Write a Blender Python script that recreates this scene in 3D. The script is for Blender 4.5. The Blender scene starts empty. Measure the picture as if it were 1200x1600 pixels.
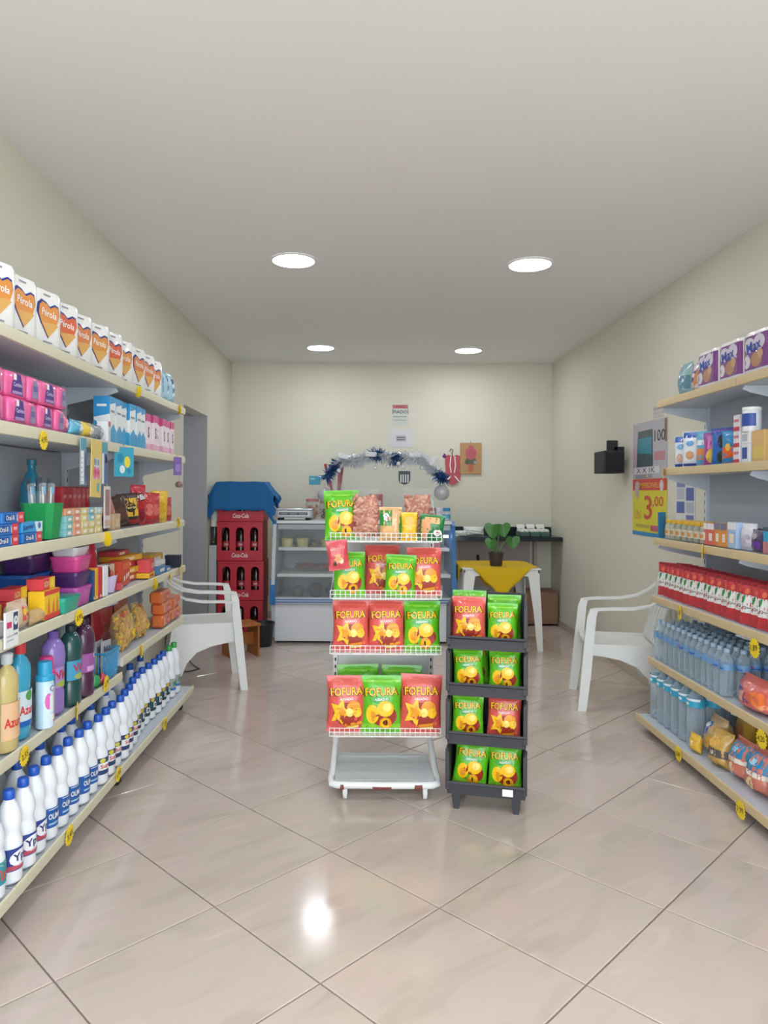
import bpy, bmesh, math, random
from mathutils import Matrix, Vector, Euler
R = math.radians
random.seed(7)
scn = bpy.context.scene
COL = scn.collection

# ---------------------------------------------------------------- camera
F_PX = 1135.0
cd = bpy.data.cameras.new('camera')
cd.sensor_fit = 'VERTICAL'; cd.sensor_height = 36.0; cd.sensor_width = 27.0
cd.lens = F_PX / 1600 * 36.0
cd.shift_x = (600 - 568) / 1600.0
cd.shift_y = -(800 - 769) / 1600.0
cd.clip_start = 0.05
cam = bpy.data.objects.new('camera', cd); COL.objects.link(cam)
cam.location = (0, 0, 1.4)
cam.rotation_euler = (Matrix.Rotation(R(90), 3, 'X') @ Matrix.Rotation(0.006, 3, 'Z')).to_euler()
scn.camera = cam

# ---------------------------------------------------------------- world, exposure
w = bpy.data.worlds.new('daylight'); scn.world = w; w.use_nodes = True
bg = w.node_tree.nodes['Background']
bg.inputs[0].default_value = (0.86, 0.93, 1.0, 1); bg.inputs[1].default_value = 4.2
vs = scn.view_settings
scn.display_settings.display_device = 'sRGB'
vs.view_transform = 'Standard'; vs.look = 'None'; vs.gamma = 1; vs.use_curve_mapping = False
vs.exposure = 0.3
LED_STRENGTH = 46.0

# room numbers (metres)
XL, XR, YB, YF, H = -1.465, 2.08, 8.05, -0.6, 2.83

# ---------------------------------------------------------------- materials
MATS = {}
def lin(h):
    h = h.lstrip('#')
    c = [int(h[i:i+2], 16) / 255 for i in (0, 2, 4)]
    return [x / 12.92 if x <= .04045 else ((x + .055) / 1.055) ** 2.4 for x in c]
def M(name, hexc=None, rough=.5, metal=0, spec=.5, var=.05, scale=30, bump=0, trans=0, coat=0, alpha=1, emit=0):
    if name in MATS: return MATS[name]
    m = bpy.data.materials.new(name); m.use_nodes = True
    nt = m.node_tree; b = nt.nodes['Principled BSDF']
    c = lin(hexc)
    b.inputs['Roughness'].default_value = rough
    b.inputs['Metallic'].default_value = metal
    b.inputs['Specular IOR Level'].default_value = spec
    b.inputs['Coat Weight'].default_value = coat
    b.inputs['Coat Roughness'].default_value = .08
    b.inputs['Alpha'].default_value = alpha
    if trans: b.inputs['Transmission Weight'].default_value = trans
    b.inputs['Base Color'].default_value = (*c, 1)
    if var or bump:
        tc = nt.nodes.new('ShaderNodeTexCoord')
        nz = nt.nodes.new('ShaderNodeTexNoise'); nz.inputs['Scale'].default_value = scale
        nz.inputs['Detail'].default_value = 2
        nt.links.new(tc.outputs['Object'], nz.inputs['Vector'])
        if var:
            mx = nt.nodes.new('ShaderNodeMix'); mx.data_type = 'RGBA'
            mx.inputs[6].default_value = (*[max(0, x * (1 - var)) for x in c], 1)
            mx.inputs[7].default_value = (*[min(1, x * (1 + var)) for x in c], 1)
            nt.links.new(nz.outputs['Fac'], mx.inputs[0])
            nt.links.new(mx.outputs[2], b.inputs['Base Color'])
        if bump:
            bp = nt.nodes.new('ShaderNodeBump'); bp.inputs['Strength'].default_value = bump
            bp.inputs['Distance'].default_value = .01
            nt.links.new(nz.outputs['Fac'], bp.inputs['Height'])
            nt.links.new(bp.outputs['Normal'], b.inputs['Normal'])
    if emit:
        b.inputs['Emission Color'].default_value = (*c, 1)
        b.inputs['Emission Strength'].default_value = emit
    MATS[name] = m
    return m
def CLEAR(name, hexc, opacity=.35, rough=.08):
    """thin clear plastic or glass: see-through with its own tint and gloss"""
    if name in MATS: return MATS[name]
    m = bpy.data.materials.new(name); m.use_nodes = True
    nt = m.node_tree; nt.nodes.clear()
    out = nt.nodes.new('ShaderNodeOutputMaterial')
    tr = nt.nodes.new('ShaderNodeBsdfTransparent'); tr.inputs[0].default_value = (.97, .98, .98, 1)
    pb = nt.nodes.new('ShaderNodeBsdfPrincipled')
    pb.inputs['Base Color'].default_value = (*lin(hexc), 1); pb.inputs['Roughness'].default_value = rough
    lw = nt.nodes.new('ShaderNodeLayerWeight'); lw.inputs[0].default_value = .35
    mp = nt.nodes.new('ShaderNodeMapRange')
    mp.inputs[1].default_value = 0; mp.inputs[2].default_value = 1
    mp.inputs[3].default_value = opacity * .6; mp.inputs[4].default_value = min(1, opacity * 2.4)
    mix = nt.nodes.new('ShaderNodeMixShader')
    nt.links.new(lw.outputs['Facing'], mp.inputs[0]); nt.links.new(mp.outputs[0], mix.inputs[0])
    nt.links.new(tr.outputs[0], mix.inputs[1]); nt.links.new(pb.outputs[0], mix.inputs[2])
    nt.links.new(mix.outputs[0], out.inputs[0])
    MATS[name] = m
    return m
def C(hexc, rough=.4, **k):            # plain product colour by hex
    return M('col_' + hexc.strip('#') + '_%d' % int(rough * 100), hexc, rough, **k)
def FILM(hexc):                        # glossy printed plastic film
    return M('film_' + hexc.strip('#'), hexc, .28, var=.10, scale=45, bump=.25, coat=.35)

# ---------------------------------------------------------------- mesh builder
class MB:
    def __init__(s): s.v = []; s.f = []; s.mi = []; s.mats = []
    def mid(s, m):
        if m not in s.mats: s.mats.append(m)
        return s.mats.index(m)
    def add(s, vs_, fs_, m, T=None):
        o = len(s.v); k = s.mid(m)
        s.v += [tuple(T @ Vector(p)) for p in vs_] if T else [tuple(p) for p in vs_]
        for f in fs_: s.f.append([i + o for i in f]); s.mi.append(k)
        return s
    def box(s, c, d, m, b=0.0, T=None, seg=1):     # centre, dims
        return s.add(*boxgeo(c, d, b, seg), m, T)
    def lathe(s, prof, m, n=20, c=(0, 0, 0), T=None, sq=1.0, cap=True):
        vs_ = []; fs_ = []
        for (r, z) in prof:
            for i in range(n):
                a = 2 * math.pi * i / n
                vs_.append((c[0] + r * math.cos(a), c[1] + r * math.sin(a) * sq, c[2] + z))
        L = len(prof)
        for j in range(L - 1):
            for i in range(n):
                k = (i + 1) % n
                fs_.append([j*n+i, j*n+k, (j+1)*n+k, (j+1)*n+i])
        if cap and prof[0][0] > 1e-5: fs_.append(list(range(n))[::-1])
        if cap and prof[-1][0] > 1e-5: fs_.append([(L-1)*n+i for i in range(n)])
        return s.add(vs_, fs_, m, T)
    def tube(s, pts, r, m, n=8, T=None, closed=False):
        pts = [Vector(p) for p in pts]; L = len(pts)
        rr = r if isinstance(r, (list, tuple)) else [r] * L
        vs_ = []; fs_ = []
        up = Vector((0, 0, 1))
        prev = None
        for i, p in enumerate(pts):
            if closed: t = pts[(i+1) % L] - pts[i-1]
            else: t = pts[min(i+1, L-1)] - pts[max(i-1, 0)]
            t.normalize()
            if prev is None:
                a = up if abs(t.dot(up)) < .95 else Vector((1, 0, 0))
                nrm = t.cross(a).normalized()
            else:
                nrm = (prev - t * prev.dot(t)).normalized()
            prev = nrm; bn = t.cross(nrm)
            for k in range(n):
                a = 2 * math.pi * k / n
                vs_.append(p + (nrm * math.cos(a) + bn * math.sin(a)) * rr[i])
        for j in range(L if closed else L - 1):
            j2 = (j + 1) % L
            for k in range(n):
                k2 = (k + 1) % n
                fs_.append([j*n+k, j*n+k2, j2*n+k2, j2*n+k])
        if not closed:
            fs_.append(list(range(n))[::-1]); fs_.append([(L-1)*n+k for k in range(n)])
        return s.add(vs_, fs_, m, T)
    def prism(s, poly, axis, a0, a1, m, T=None):   # polygon extruded along axis
        def P(u, v, w_):
            return {'x': (w_, u, v), 'y': (u, w_, v), 'z': (u, v, w_)}[axis]
        n = len(poly)
        vs_ = [P(u, v, a0) for u, v in poly] + [P(u, v, a1) for u, v in poly]
        fs_ = [list(range(n))[::-1], [n + i for i in range(n)]]
        for i in range(n): k = (i + 1) % n; fs_.append([i, k, n + k, n + i])
        return s.add(vs_, fs_, m, T)
    def loft(s, rings, m, T=None, cap=True):
        n = len(rings[0]); vs_ = [p for r_ in rings for p in r_]; fs_ = []
        for j in range(len(rings) - 1):
            for i in range(n):
                k = (i + 1) % n; fs_.append([j*n+i, j*n+k, (j+1)*n+k, (j+1)*n+i])
        if cap: fs_.append(list(range(n))[::-1]); fs_.append([(len(rings)-1)*n+i for i in range(n)])
        return s.add(vs_, fs_, m, T)
    def decal(s, poly, m, surf, off=.0012, cuts=1):
        vs_, fs_ = poly2tris(poly, cuts)
        return s.add([surf(x, z, off) for x, z in vs_], fs_, m)
    def text(s, txt, m, surf, cx, cz, size, off=.002, width=None, rot=0, bold=.012, cuts=1, shear=0):
        vs_, fs_ = textgeo(txt, bold, cuts, shear)
        xs = [p[0] for p in vs_]; ws = max(xs) - min(xs); zs = [p[1] for p in vs_]; hs = max(zs) - min(zs)
        mx = (max(xs) + min(xs)) / 2; mz = (max(zs) + min(zs)) / 2
        kz = size / hs; kx = kz if width is None else width / ws
        ca, sa = math.cos(rot), math.sin(rot)
        out = []
        for x, z in vs_:
            x = (x - mx) * kx; z = (z - mz) * kz
            out.append(surf(cx + x * ca - z * sa, cz + x * sa + z * ca, off))
        return s.add(out, fs_, m)
    def build(s, name, parent=None, smooth=40, loc=None, rot=None):
        me = bpy.data.meshes.new(name)
        me.from_pydata([tuple(p) for p in s.v], [], s.f)
        for m in s.mats: me.materials.append(m)
        me.polygons.foreach_set('material_index', s.mi)
        bm = bmesh.new(); bm.from_mesh(me)
        bmesh.ops.recalc_face_normals(bm, faces=bm.faces) if len(bm.faces) < 60000 else None
        bm.to_mesh(me); bm.free()
        if smooth:
            me.polygons.foreach_set('use_smooth', [True] * len(me.polygons))
            me.set_sharp_from_angle(angle=R(smooth))
        me.update()
        o = bpy.data.objects.new(name, me); COL.objects.link(o)
        if parent: o.parent = parent
        if loc: o.location = loc
        if rot: o.rotation_euler = rot
        return o

_bc = {}
def boxgeo(c, d, b=0, seg=1):
    key = (round(d[0], 5), round(d[1], 5), round(d[2], 5), b, seg)
    if key not in _bc:
        bm = bmesh.new(); bmesh.ops.create_cube(bm, size=1)
        for v in bm.verts: v.co = Vector((v.co.x * d[0], v.co.y * d[1], v.co.z * d[2]))
        if b > 0:
            bmesh.ops.bevel(bm, geom=list(bm.edges), offset=min(b, min(d) * .45), segments=seg, affect='EDGES', profile=.5)
        bm.verts.index_update()
        _bc[key] = ([tuple(v.co) for v in bm.verts], [[v.index for v in f.verts] for f in bm.faces]); bm.free()
    vs_, fs_ = _bc[key]
    return [(x + c[0], y + c[1], z + c[2]) for x, y, z in vs_], fs_
def poly2tris(poly, cuts):
    bm = bmesh.new()
    f = bm.faces.new([bm.verts.new((x, z, 0)) for x, z in poly])
    bmesh.ops.triangulate(bm, faces=[f])
    if cuts: bmesh.ops.subdivide_edges(bm, edges=list(bm.edges), cuts=cuts, use_grid_fill=True)
    bmesh.ops.triangulate(bm, faces=list(bm.faces))
    bm.verts.index_update()
    r = ([(v.co.x, v.co.y) for v in bm.verts], [[v.index for v in q.verts] for q in bm.faces]); bm.free()
    return r
_tc = {}
def textgeo(txt, bold=.012, cuts=1, shear=0):
    key = (txt, bold, cuts, shear)
    if key in _tc: return _tc[key]
    cu = bpy.data.curves.new('t', 'FONT'); cu.body = txt; cu.size = 1; cu.resolution_u = 2; cu.offset = bold; cu.shear = shear
    o = bpy.data.objects.new('t', cu); COL.objects.link(o)
    dg = bpy.context.evaluated_depsgraph_get(); dg.update()
    me = o.evaluated_get(dg).to_mesh()
    bm = bmesh.new(); bm.from_mesh(me)
    o.evaluated_get(dg).to_mesh_clear()
    bpy.data.objects.remove(o); bpy.data.curves.remove(cu)
    bmesh.ops.triangulate(bm, faces=list(bm.faces))
    if cuts:
        lg = [e for e in bm.edges if e.calc_length() > .35]
        if lg: bmesh.ops.subdivide_edges(bm, edges=lg, cuts=cuts)
        bmesh.ops.triangulate(bm, faces=list(bm.faces))
    bm.verts.index_update()
    _tc[key] = ([(v.co.x, v.co.y) for v in bm.verts], [[v.index for v in f.verts] for f in bm.faces]); bm.free()
    return _tc[key]
# surfaces that print is laid on: (x, z, offset) -> point
def flat(y): return lambda x, z, o: (x, y - o, z)
def cyl(r, sq=1.0): return lambda x, z, o: ((r + o) * math.sin(x / r), -(r + o) * math.cos(x / r) * sq, z)
def circ(cx, cz, r, n=14, sx=1.0): return [(cx + r * sx * math.cos(2*math.pi*i/n), cz + r * math.sin(2*math.pi*i/n)) for i in range(n)]
def rect(x0, z0, x1, z1): return [(x0, z0), (x1, z0), (x1, z1), (x0, z1)]
def star(cx, cz, r, n=5, k=.5, rot=0): return [(cx + (r if i % 2 == 0 else r*k) * math.sin(rot + math.pi*i/n), cz + (r if i % 2 == 0 else r*k) * math.cos(rot + math.pi*i/n)) for i in range(2*n)]

# ---------------------------------------------------------------- things
def thing(name, loc=(0, 0, 0), rz=0):
    o = bpy.data.objects.new(name, None); COL.objects.link(o)
    o.location = loc; o.rotation_euler = (0, 0, rz); o.empty_display_size = .05
    return o
def tag(o, label, cat, group=None):
    o['label'] = label; o['category'] = cat
    if group: o['group'] = group
    return o
def struct(o): o['kind'] = 'structure'; return o
USED = set()
def put(proto, loc, rz=0, label=None, cat=None, group=None, tilt=(0, 0), s=None):
    """place a thing: the first call moves the thing itself, later ones copy it with its parts"""
    if proto in USED:
        r = proto.copy(); COL.objects.link(r)
        for ch in proto.children:
            c = ch.copy(); COL.objects.link(c); c.parent = r
            for g in ch.children:
                d = g.copy(); COL.objects.link(d); d.parent = c
        for k in ('label', 'category', 'group'):
            if k in r: del r[k]
    else:
        r = proto; USED.add(proto)
    r.location = loc
    r.rotation_euler = Euler((tilt[0], tilt[1], rz), 'XYZ')
    if s: r.scale = (s, s, s) if not isinstance(s, tuple) else s
    tag(r, label, cat, group)
    return r
LFT, RGT = R(90), R(-90)     # facing the aisle from the left / right shelves

# ================================================================ STRUCTURE
m_wall = M('wall_paint', '#dad7c7', .7, var=.025, scale=2.5, bump=.03)
m_ceil = M('ceiling_paint', '#ecebe9', .8, var=.015, scale=1.5)
m_grout = M('grout', '#8d8378', .8, var=.1, scale=20)
def tile_mat():
    m = bpy.data.materials.new('floor_tile_glaze'); m.use_nodes = True
    nt = m.node_tree; b = nt.nodes['Principled BSDF']
    g = nt.nodes.new('ShaderNodeNewGeometry'); oi = nt.nodes.new('ShaderNodeObjectInfo')
    ad = nt.nodes.new('ShaderNodeVectorMath'); ad.operation = 'ADD'
    sc = nt.nodes.new('ShaderNodeVectorMath'); sc.operation = 'MULTIPLY'
    sc.inputs[1].default_value = (1.6, 5.5, 1)
    rot = nt.nodes.new('ShaderNodeVectorRotate'); rot.inputs['Angle'].default_value = R(-38)
    n1 = nt.nodes.new('ShaderNodeTexNoise'); n1.inputs['Scale'].default_value = 1.6; n1.inputs['Detail'].default_value = 5; n1.inputs['Distortion'].default_value = .6
    cr = nt.nodes.new('ShaderNodeValToRGB')
    e = cr.color_ramp.elements
    e[0].position = .25; e[0].color = (*lin('#bdaea2'), 1)
    e[1].position = .75; e[1].color = (*lin('#d6cabd'), 1)
    x = cr.color_ramp.elements.new(.48); x.color = (*lin('#cdbfb3'), 1)
    x = cr.color_ramp.elements.new(.60); x.color = (*lin('#cfbdb4'), 1)
    nt.links.new(g.outputs['Position'], rot.inputs['Vector'])
    nt.links.new(rot.outputs[0], sc.inputs[0])
    nt.links.new(sc.outputs[0], ad.inputs[0]); nt.links.new(oi.outputs['Random'], ad.inputs[1])
    nt.links.new(ad.outputs[0], n1.inputs['Vector']); nt.links.new(n1.outputs['Fac'], cr.inputs[0])
    nt.links.new(cr.outputs[0], b.inputs['Base Color'])
    b.inputs['Roughness'].default_value = .13; b.inputs['Specular IOR Level'].default_value = .5
    return m
m_tile = tile_mat()

# floor: grout bed with each tile a piece of its own, laid at 45 degrees and cut at the walls
fl = MB(); fl.box(((XL + XR) / 2, (YF + YB) / 2, -.055), (XR - XL + .3, YB - YF + .3, .1), m_grout)
floor = struct(fl.build('floor', smooth=0))
TS, TO, TA = .536, (-.494, 2.45), R(45)
def clip(poly, ax, lim, keep_less):
    out = []
    for i in range(len(poly)):
        p, q = poly[i], poly[(i + 1) % len(poly)]
        ip = (p[ax] <= lim) == keep_less or abs(p[ax] - lim) < 1e-9
        iq = (q[ax] <= lim) == keep_less or abs(q[ax] - lim) < 1e-9
        if ip: out.append(p)
        if ip != iq:
            t = (lim - p[ax]) / (q[ax] - p[ax])
            out.append((p[0] + t * (q[0] - p[0]), p[1] + t * (q[1] - p[1])))
    return out
hs = TS / 2 - .0028
def tile_mesh(poly, name):
    b = MB(); k = 1 - .004 / TS
    cx = sum(p[0] for p in poly) / len(poly); cy = sum(p[1] for p in poly) / len(poly)
    top = [(cx + (x - cx) * k, cy + (y - cy) * k, 0) for x, y in poly]
    mid = [(x, y, -.0012) for x, y in poly]; low = [(x, y, -.006) for x, y in poly]
    b.loft([low, mid, top], m_tile)
    return b.build(name, floor, smooth=0)
full = None
ca, sa = math.cos(TA), math.sin(TA)
for i in range(-14, 18):
    for j in range(-14, 18):
        cx = TO[0] + TS * ((i + .5) * ca - (j + .5) * sa); cy = TO[1] + TS * ((i + .5) * sa + (j + .5) * ca)
        if not (XL - .4 < cx < XR + .4 and YF - .4 < cy < YB + .4): continue
        poly = [(cx + x * ca - y * sa, cy + x * sa + y * ca) for x, y in ((-hs, -hs), (hs, -hs), (hs, hs), (-hs, hs))]
        q = poly
        for ax, lim, less in ((0, XL, False), (0, XR, True), (1, YF, False), (1, YB, True)):
            if q: q = clip(q, ax, lim, less)
        if len(q) < 3: continue
        ar = abs(sum(q[a][0] * q[(a+1) % len(q)][1] - q[(a+1) % len(q)][0] * q[a][1] for a in range(len(q)))) / 2
        if ar < .004: continue
        if len(q) == 4 and abs(ar - 4 * hs * hs) < 1e-5:
            if full is None:
                full = tile_mesh([(x * ca - y * sa, x * sa + y * ca) for x, y in ((-hs, -hs), (hs, -hs), (hs, hs), (-hs, hs))], 'floor_tile')
                full.location = (cx, cy, 0)
            else:
                c = full.copy(); COL.objects.link(c); c.location = (cx, cy, 0)
        else:
            tile_mesh(q, 'floor_tile')

b = MB(); b.box(((XL + XR) / 2, (YF + YB) / 2, H + .06), (XR - XL + .3, YB - YF + .3, .12), m_ceil); struct(b.build('ceiling', smooth=0))
b = MB(); b.box(((XL + XR) / 2, YB + .06, H / 2), (XR - XL + .24, .12, H), m_wall); struct(b.build('wall_back', smooth=0))
b = MB(); b.box((XR + .06, (YF + YB) / 2, H / 2), (.12, YB - YF, H), m_wall); struct(b.build('wall_right', smooth=0))
D0, D1, DH = 5.9, 6.795, 2.104
b = MB()
b.box((XL - .06, (YF + D0) / 2, H / 2), (.12, D0 - YF, H), m_wall)
b.box((XL - .06, (D1 + YB) / 2, H / 2), (.12, YB - D1, H), m_wall)
b.box((XL - .06, (D0 + D1) / 2, (H + DH) / 2), (.12, D1 - D0, H - DH), m_wall)
struct(b.build('wall_left', smooth=0))
# passage behind the doorway
m_pass = M('passage_paint', '#a9a9ac', .7, var=.02, scale=3)
b = MB()
b.box((XL - .77, D1 + .05, 1.1), (1.3, .1, 2.2), m_pass); b.box((XL - .77, D0 - .05, 1.1), (1.3, .1, 2.2), m_pass)
b.box((XL - 1.47, (D0 + D1) / 2, .85), (.1, D1 - D0 + .2, 1.7), m_pass)  # unseen end wall; invented gap above it lets daylight brighten the passage
b.box((XL - .77, (D0 + D1) / 2, DH + .05), (1.3, D1 - D0, .1), m_pass)
struct(b.build('wall_passage', smooth=0))
b = MB(); b.box((XL - .7, D1 - .004, .525), (1.398, .008, 1.05), M('passage_tile', '#a4a5aa', .3, var=.02)); struct(b.build('trim_1', smooth=0))
b = MB(); b.box((XL - .7, D1 - .002, 1.05 + (DH - 1.05) / 2), (1.398, .004, DH - 1.05), m_pass); struct(b.build('trim_2', smooth=0))
b = MB(); b.box((XL - .7, (D0 + D1) / 2, -.05), (1.4, D1 - D0, .1), m_grout); struct(b.build('floor_passage', smooth=0))
m_base = M('baseboard_tile', '#bfb0a0', .3, var=.05, scale=8)
b = MB(); b.box((XR - .006, 6.2, .035), (.012, 3.7, .07), m_base, .002); struct(b.build('baseboard_right', smooth=0))
b = MB(); b.box(((XL + XR) / 2, YB - .006, .035), (XR - XL, .012, .07), m_base, .002); struct(b.build('baseboard_back', smooth=0))
b = MB(); b.box((XL + .006, 7.43, .035), (.012, 1.24, .07), m_base, .002); b.box((XL + .006, 5.3, .035), (.012, 1.2, .07), m_base, .002); struct(b.build('baseboard_left', smooth=0))
# pavement outside the open shop front behind the camera
b = MB(); b.box((.3, -4.7, -.1), (14, 7.9, .1), M('pavement', '#c4beb4', .85, var=.15, scale=3)); struct(b.build('floor_pavement', smooth=0))

# ---------------------------------------------------------------- ceiling downlights
m_led = M('led_panel', '#f4f8ff', .4, var=0, emit=LED_STRENGTH)
m_rim = M('led_rim', '#f0f0f0', .4, var=.02)
LEDW = ['by the shop front over the bleach shelves', 'by the shop front over the bread shelves',
        'above the aisle beside the bleach shelves', 'above the aisle beside the bread shelves',
        'nearest the blue cloth on the red crates', 'nearest the small flower picture']
for k, (x, y) in enumerate([(-.44, 1.75), (1.03, 1.75), (-.44, 4.48), (1.03, 4.53), (-.433, 7.19), (1.04, 7.28)]):
    t = thing('ceiling_light', (x, y, H)); tag(t, 'round white recessed LED ceiling light ' + LEDW[k], 'ceiling light', 'round LED ceiling lights')
    b = MB(); b.lathe([(.128, 0), (.146, 0), (.146, -.006), (.14, -.010), (.128, -.010), (.128, 0)], m_rim, 32, cap=False); b.build('rim', t)
    b = MB(); b.lathe([(.127, -.001), (.127, -.008), (0, -.008)], m_led, 32); b.build('diffuser', t)

# ================================================================ SHELVING
m_lipL = M('shelf_lip_cream', '#d5d1b8', .45, var=.03)
m_lipR = M('shelf_lip_tan', '#d0bb90', .45, var=.04)
m_shelf = M('shelf_metal', '#c3cad2', .45, var=.02)
m_back = M('shelf_back_panel', '#aab0b8', .5, var=.02)
m_backn = M('shelf_back_panel_cool', '#b2bac4', .5, var=.02)
m_dark = M('dark_rubber', '#26272c', .6)
m_white = M('white_enamel', '#e8e9e8', .4, var=.03)
def gondola(name, xw, sgn, joints, xfs, levels, lipm, backm, label):
    """run of wall shelving: xw wall face, sgn +1 when it opens towards +X; levels[i] = z for each bay; xfs = front x for each level"""
    t = thing(name, (0, 0, 0)); tag(t, label, 'shelving')
    xb = xw + sgn * .045
    for jx, y in enumerate(joints):
        b = MB(); b.box((xw + sgn * .025, y, 1.08), (.05, .03, 2.13), m_shelf, .003); u = b.build('upright', t)
        s_ = MB()
        for k in range(40):
            s_.box((xw + sgn * .0505, y, .1 + k * .05), (.001, .006, .022), m_dark)
        s_.build('slot_row', u, smooth=0)['kind'] = 'stuff'
        b = MB(); b.box((xfs[-1] - sgn * .1, y, .045), (.06, .05, .09), m_dark, .004); b.build('foot', t)
        b = MB(); b.box(((xw + xfs[-1]) / 2 - sgn * .04, y, .085), (abs(xfs[-1] - xw) - .12, .03, .06), m_shelf, .003); b.build('base_bracket', t)
        for li in range(len(xfs) - 1):
            bay = min(jx, len(joints) - 2)
            z = levels[li][bay] - .04
            xf = xfs[li]
            poly = [(xw + sgn * .05, z), (xf - sgn * .03, z), (xf - sgn * .02, z - .02), (xf - sgn * .06, z - .035), (xw + sgn * .05, z - .085)]
            yy = y + (.012 if jx == 0 else -.012)
            b = MB(); b.prism(poly, 'y', yy - .004, yy + .004, m_shelf); b.build('shelf_bracket', t, smooth=0)
    for bay in range(len(joints) - 1):
        y0, y1 = joints[bay] + .003, joints[bay + 1] - .003
        zz = [.14, .50, .86, 1.22, 1.58, 1.94]
        for a, c in zip(zz[:-1], zz[1:]):
            b = MB(); b.box((xw + sgn * .02, (y0 + y1) / 2, (a + c) / 2), (.016, y1 - y0 - .03, c - a - .004), backm, .003); b.build('back_panel', t, smooth=0)
        for li, xf in enumerate(xfs):
            z = levels[li][bay]
            b = MB(); b.box(((xf - sgn * .006 + xw + sgn * .052) / 2, (y0 + y1) / 2, z - .022), (abs(xf - sgn * .006 - xw - sgn * .052), y1 - y0, .034), m_shelf, .002)
            sh = b.build('shelf', t, smooth=0)
            b = MB()
            prof = [(xf - sgn * .005, z - .001), (xf - sgn * .001, z + .002), (xf + sgn * .004, z - .002), (xf + sgn * .006, z - .016), (xf + sgn * .004, z - .04), (xf - sgn * .005, z - .042)]
            b.prism(prof, 'y', y0, y1, lipm); b.build('shelf_lip', sh, smooth=30)
    return t
JL = [1.10, 2.28, 3.47, 4.66]
LXF = [-1.15, -1.15, -1.15, -1.145, -1.15, -1.085]
LZ = [[1.93]*3, [1.62]*3, [1.215]*3, [.925]*3, [.535, .535, .60], [.155]*3]
gondola('wall_shelving', XL, 1, JL, LXF, LZ, m_lipL, m_back, 'long wall shelving with cream shelf edges holding bleach and groceries')
JR = [1.56, 2.48, 3.40, 4.32]
RXF = [1.745, 1.78, 1.73, 1.72, 1.70, 1.63]
RZ = [[1.95]*3, [1.55]*3, [1.14]*3, [.80]*3, [.435]*3, [.10]*3]
gondola('wall_shelving', XR, -1, JR, RXF, RZ, m_lipR, m_backn, 'wall shelving with tan shelf edges holding bottled water and sauce pouches')

# ================================================================ PRODUCT BUILDERS
def pillow(w_, h_, d_, seal=.05, waist=.05, wr=.0015, seed=0, foot=0.0):
    """surface of a filled film bag standing on its lower seal; returns surf(x,z,off) for the front and a mesh function"""
    rnd = random.Random(seed); ph = [rnd.uniform(0, 6) for _ in range(6)]
    def wid(t): return w_ * (1 - waist * math.sin(math.pi * min(1, max(0, t))) ** 2)
    def T(x, z):
        t = z / h_
        tt = (t - seal) / (1 - 2 * seal)
        if tt <= 0 or tt >= 1: return .0012
        u = min(1, abs(2 * x / wid(t)))
        vert = min(1, math.sin(math.pi * tt) ** .55 + foot * max(0, .6 - tt) * (1 if tt > .02 else tt * 50))
        a = (1 - u ** 3) ** .75 * vert
        wv = wr * (math.sin(38 * x / w_ * 1.3 + ph[0] + 5 * t) + math.sin(25 * t + ph[1] + 7 * x / w_) + math.sin(31 * t * (1 - u) + ph[2])) * (1 - a * .5)
        return max(.0012, d_ / 2 * a + wv * min(1, a * 3))
    def surf(x, z, o): return (x, -T(x, z) - o, z)
    def mesh(mb, m, nx=12, nz=16, jag=True):
        vs_ = []; fs_ = []
        for side in (-1, 1):
            o = len(vs_)
            for j in range(nz + 1):
                t = j / nz
                t = seal * (t * nz) if j <= 1 else (1 - seal * (nz - j) if j >= nz - 1 else seal + (1 - 2 * seal) * (j - 1) / (nz - 2))
                for i in range(nx + 1):
                    x = wid(t) * (i / nx - .5); z = t * h_
                    vs_.append((x, side * T(x, z), z))
            for j in range(nz):
                for i in range(nx):
                    a = o + j * (nx + 1) + i
                    fs_.append([a, a + 1, a + nx + 2, a + nx + 1])
        n1 = (nx + 1) * (nz + 1)
        rim = [j*(nx+1) for j in range(nz+1)]
        for j in range(nz):
            for e in (0, nx):
                a = j*(nx+1)+e; c = (j+1)*(nx+1)+e
                fs_.append([a, c, c + n1, a + n1])
        for i in range(nx):
            for r_ in (0, nz):
                a = r_*(nx+1)+i
                fs_.append([a, a + 1, a + 1 + n1, a + n1])
        mb.add(vs_, fs_, m)
    return surf, mesh
def strip(x0, x1, z0, z1, n=5):      # a band outline with extra points so that it follows a curved face
    return [(x0 + (x1 - x0) * i / n, z0) for i in range(n + 1)] + [(x1 - (x1 - x0) * i / n, z1) for i in range(n + 1)]
def bag(name, w_, h_, d_, body, prints=(), seed=0, seal=.05, waist=.05, foot=0.0, wr=.0015):
    sf, mf = pillow(w_, h_, d_, seal, waist, wr, seed, foot)
    b = MB(); mf(b, body)
    for p in prints:
        k = p[0]
        if k == 'poly': b.decal([(x * w_, z * h_) for x, z in p[1]], p[2], sf, p[3] if len(p) > 3 else .0014, 2)
        elif k == 'strip': b.decal(strip(p[1][0] * w_, p[1][2] * w_, p[1][1] * h_, p[1][3] * h_, 6), p[2], sf, p[3] if len(p) > 3 else .001, 2)
        elif k == 'text': b.text(p[1], p[2], sf, p[3] * w_, p[4] * h_, p[5] * h_, .0022, width=p[6] * w_, rot=p[7] if len(p) > 7 else 0, bold=p[8] if len(p) > 8 else .02)
    return b.build(name, smooth=60)
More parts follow.
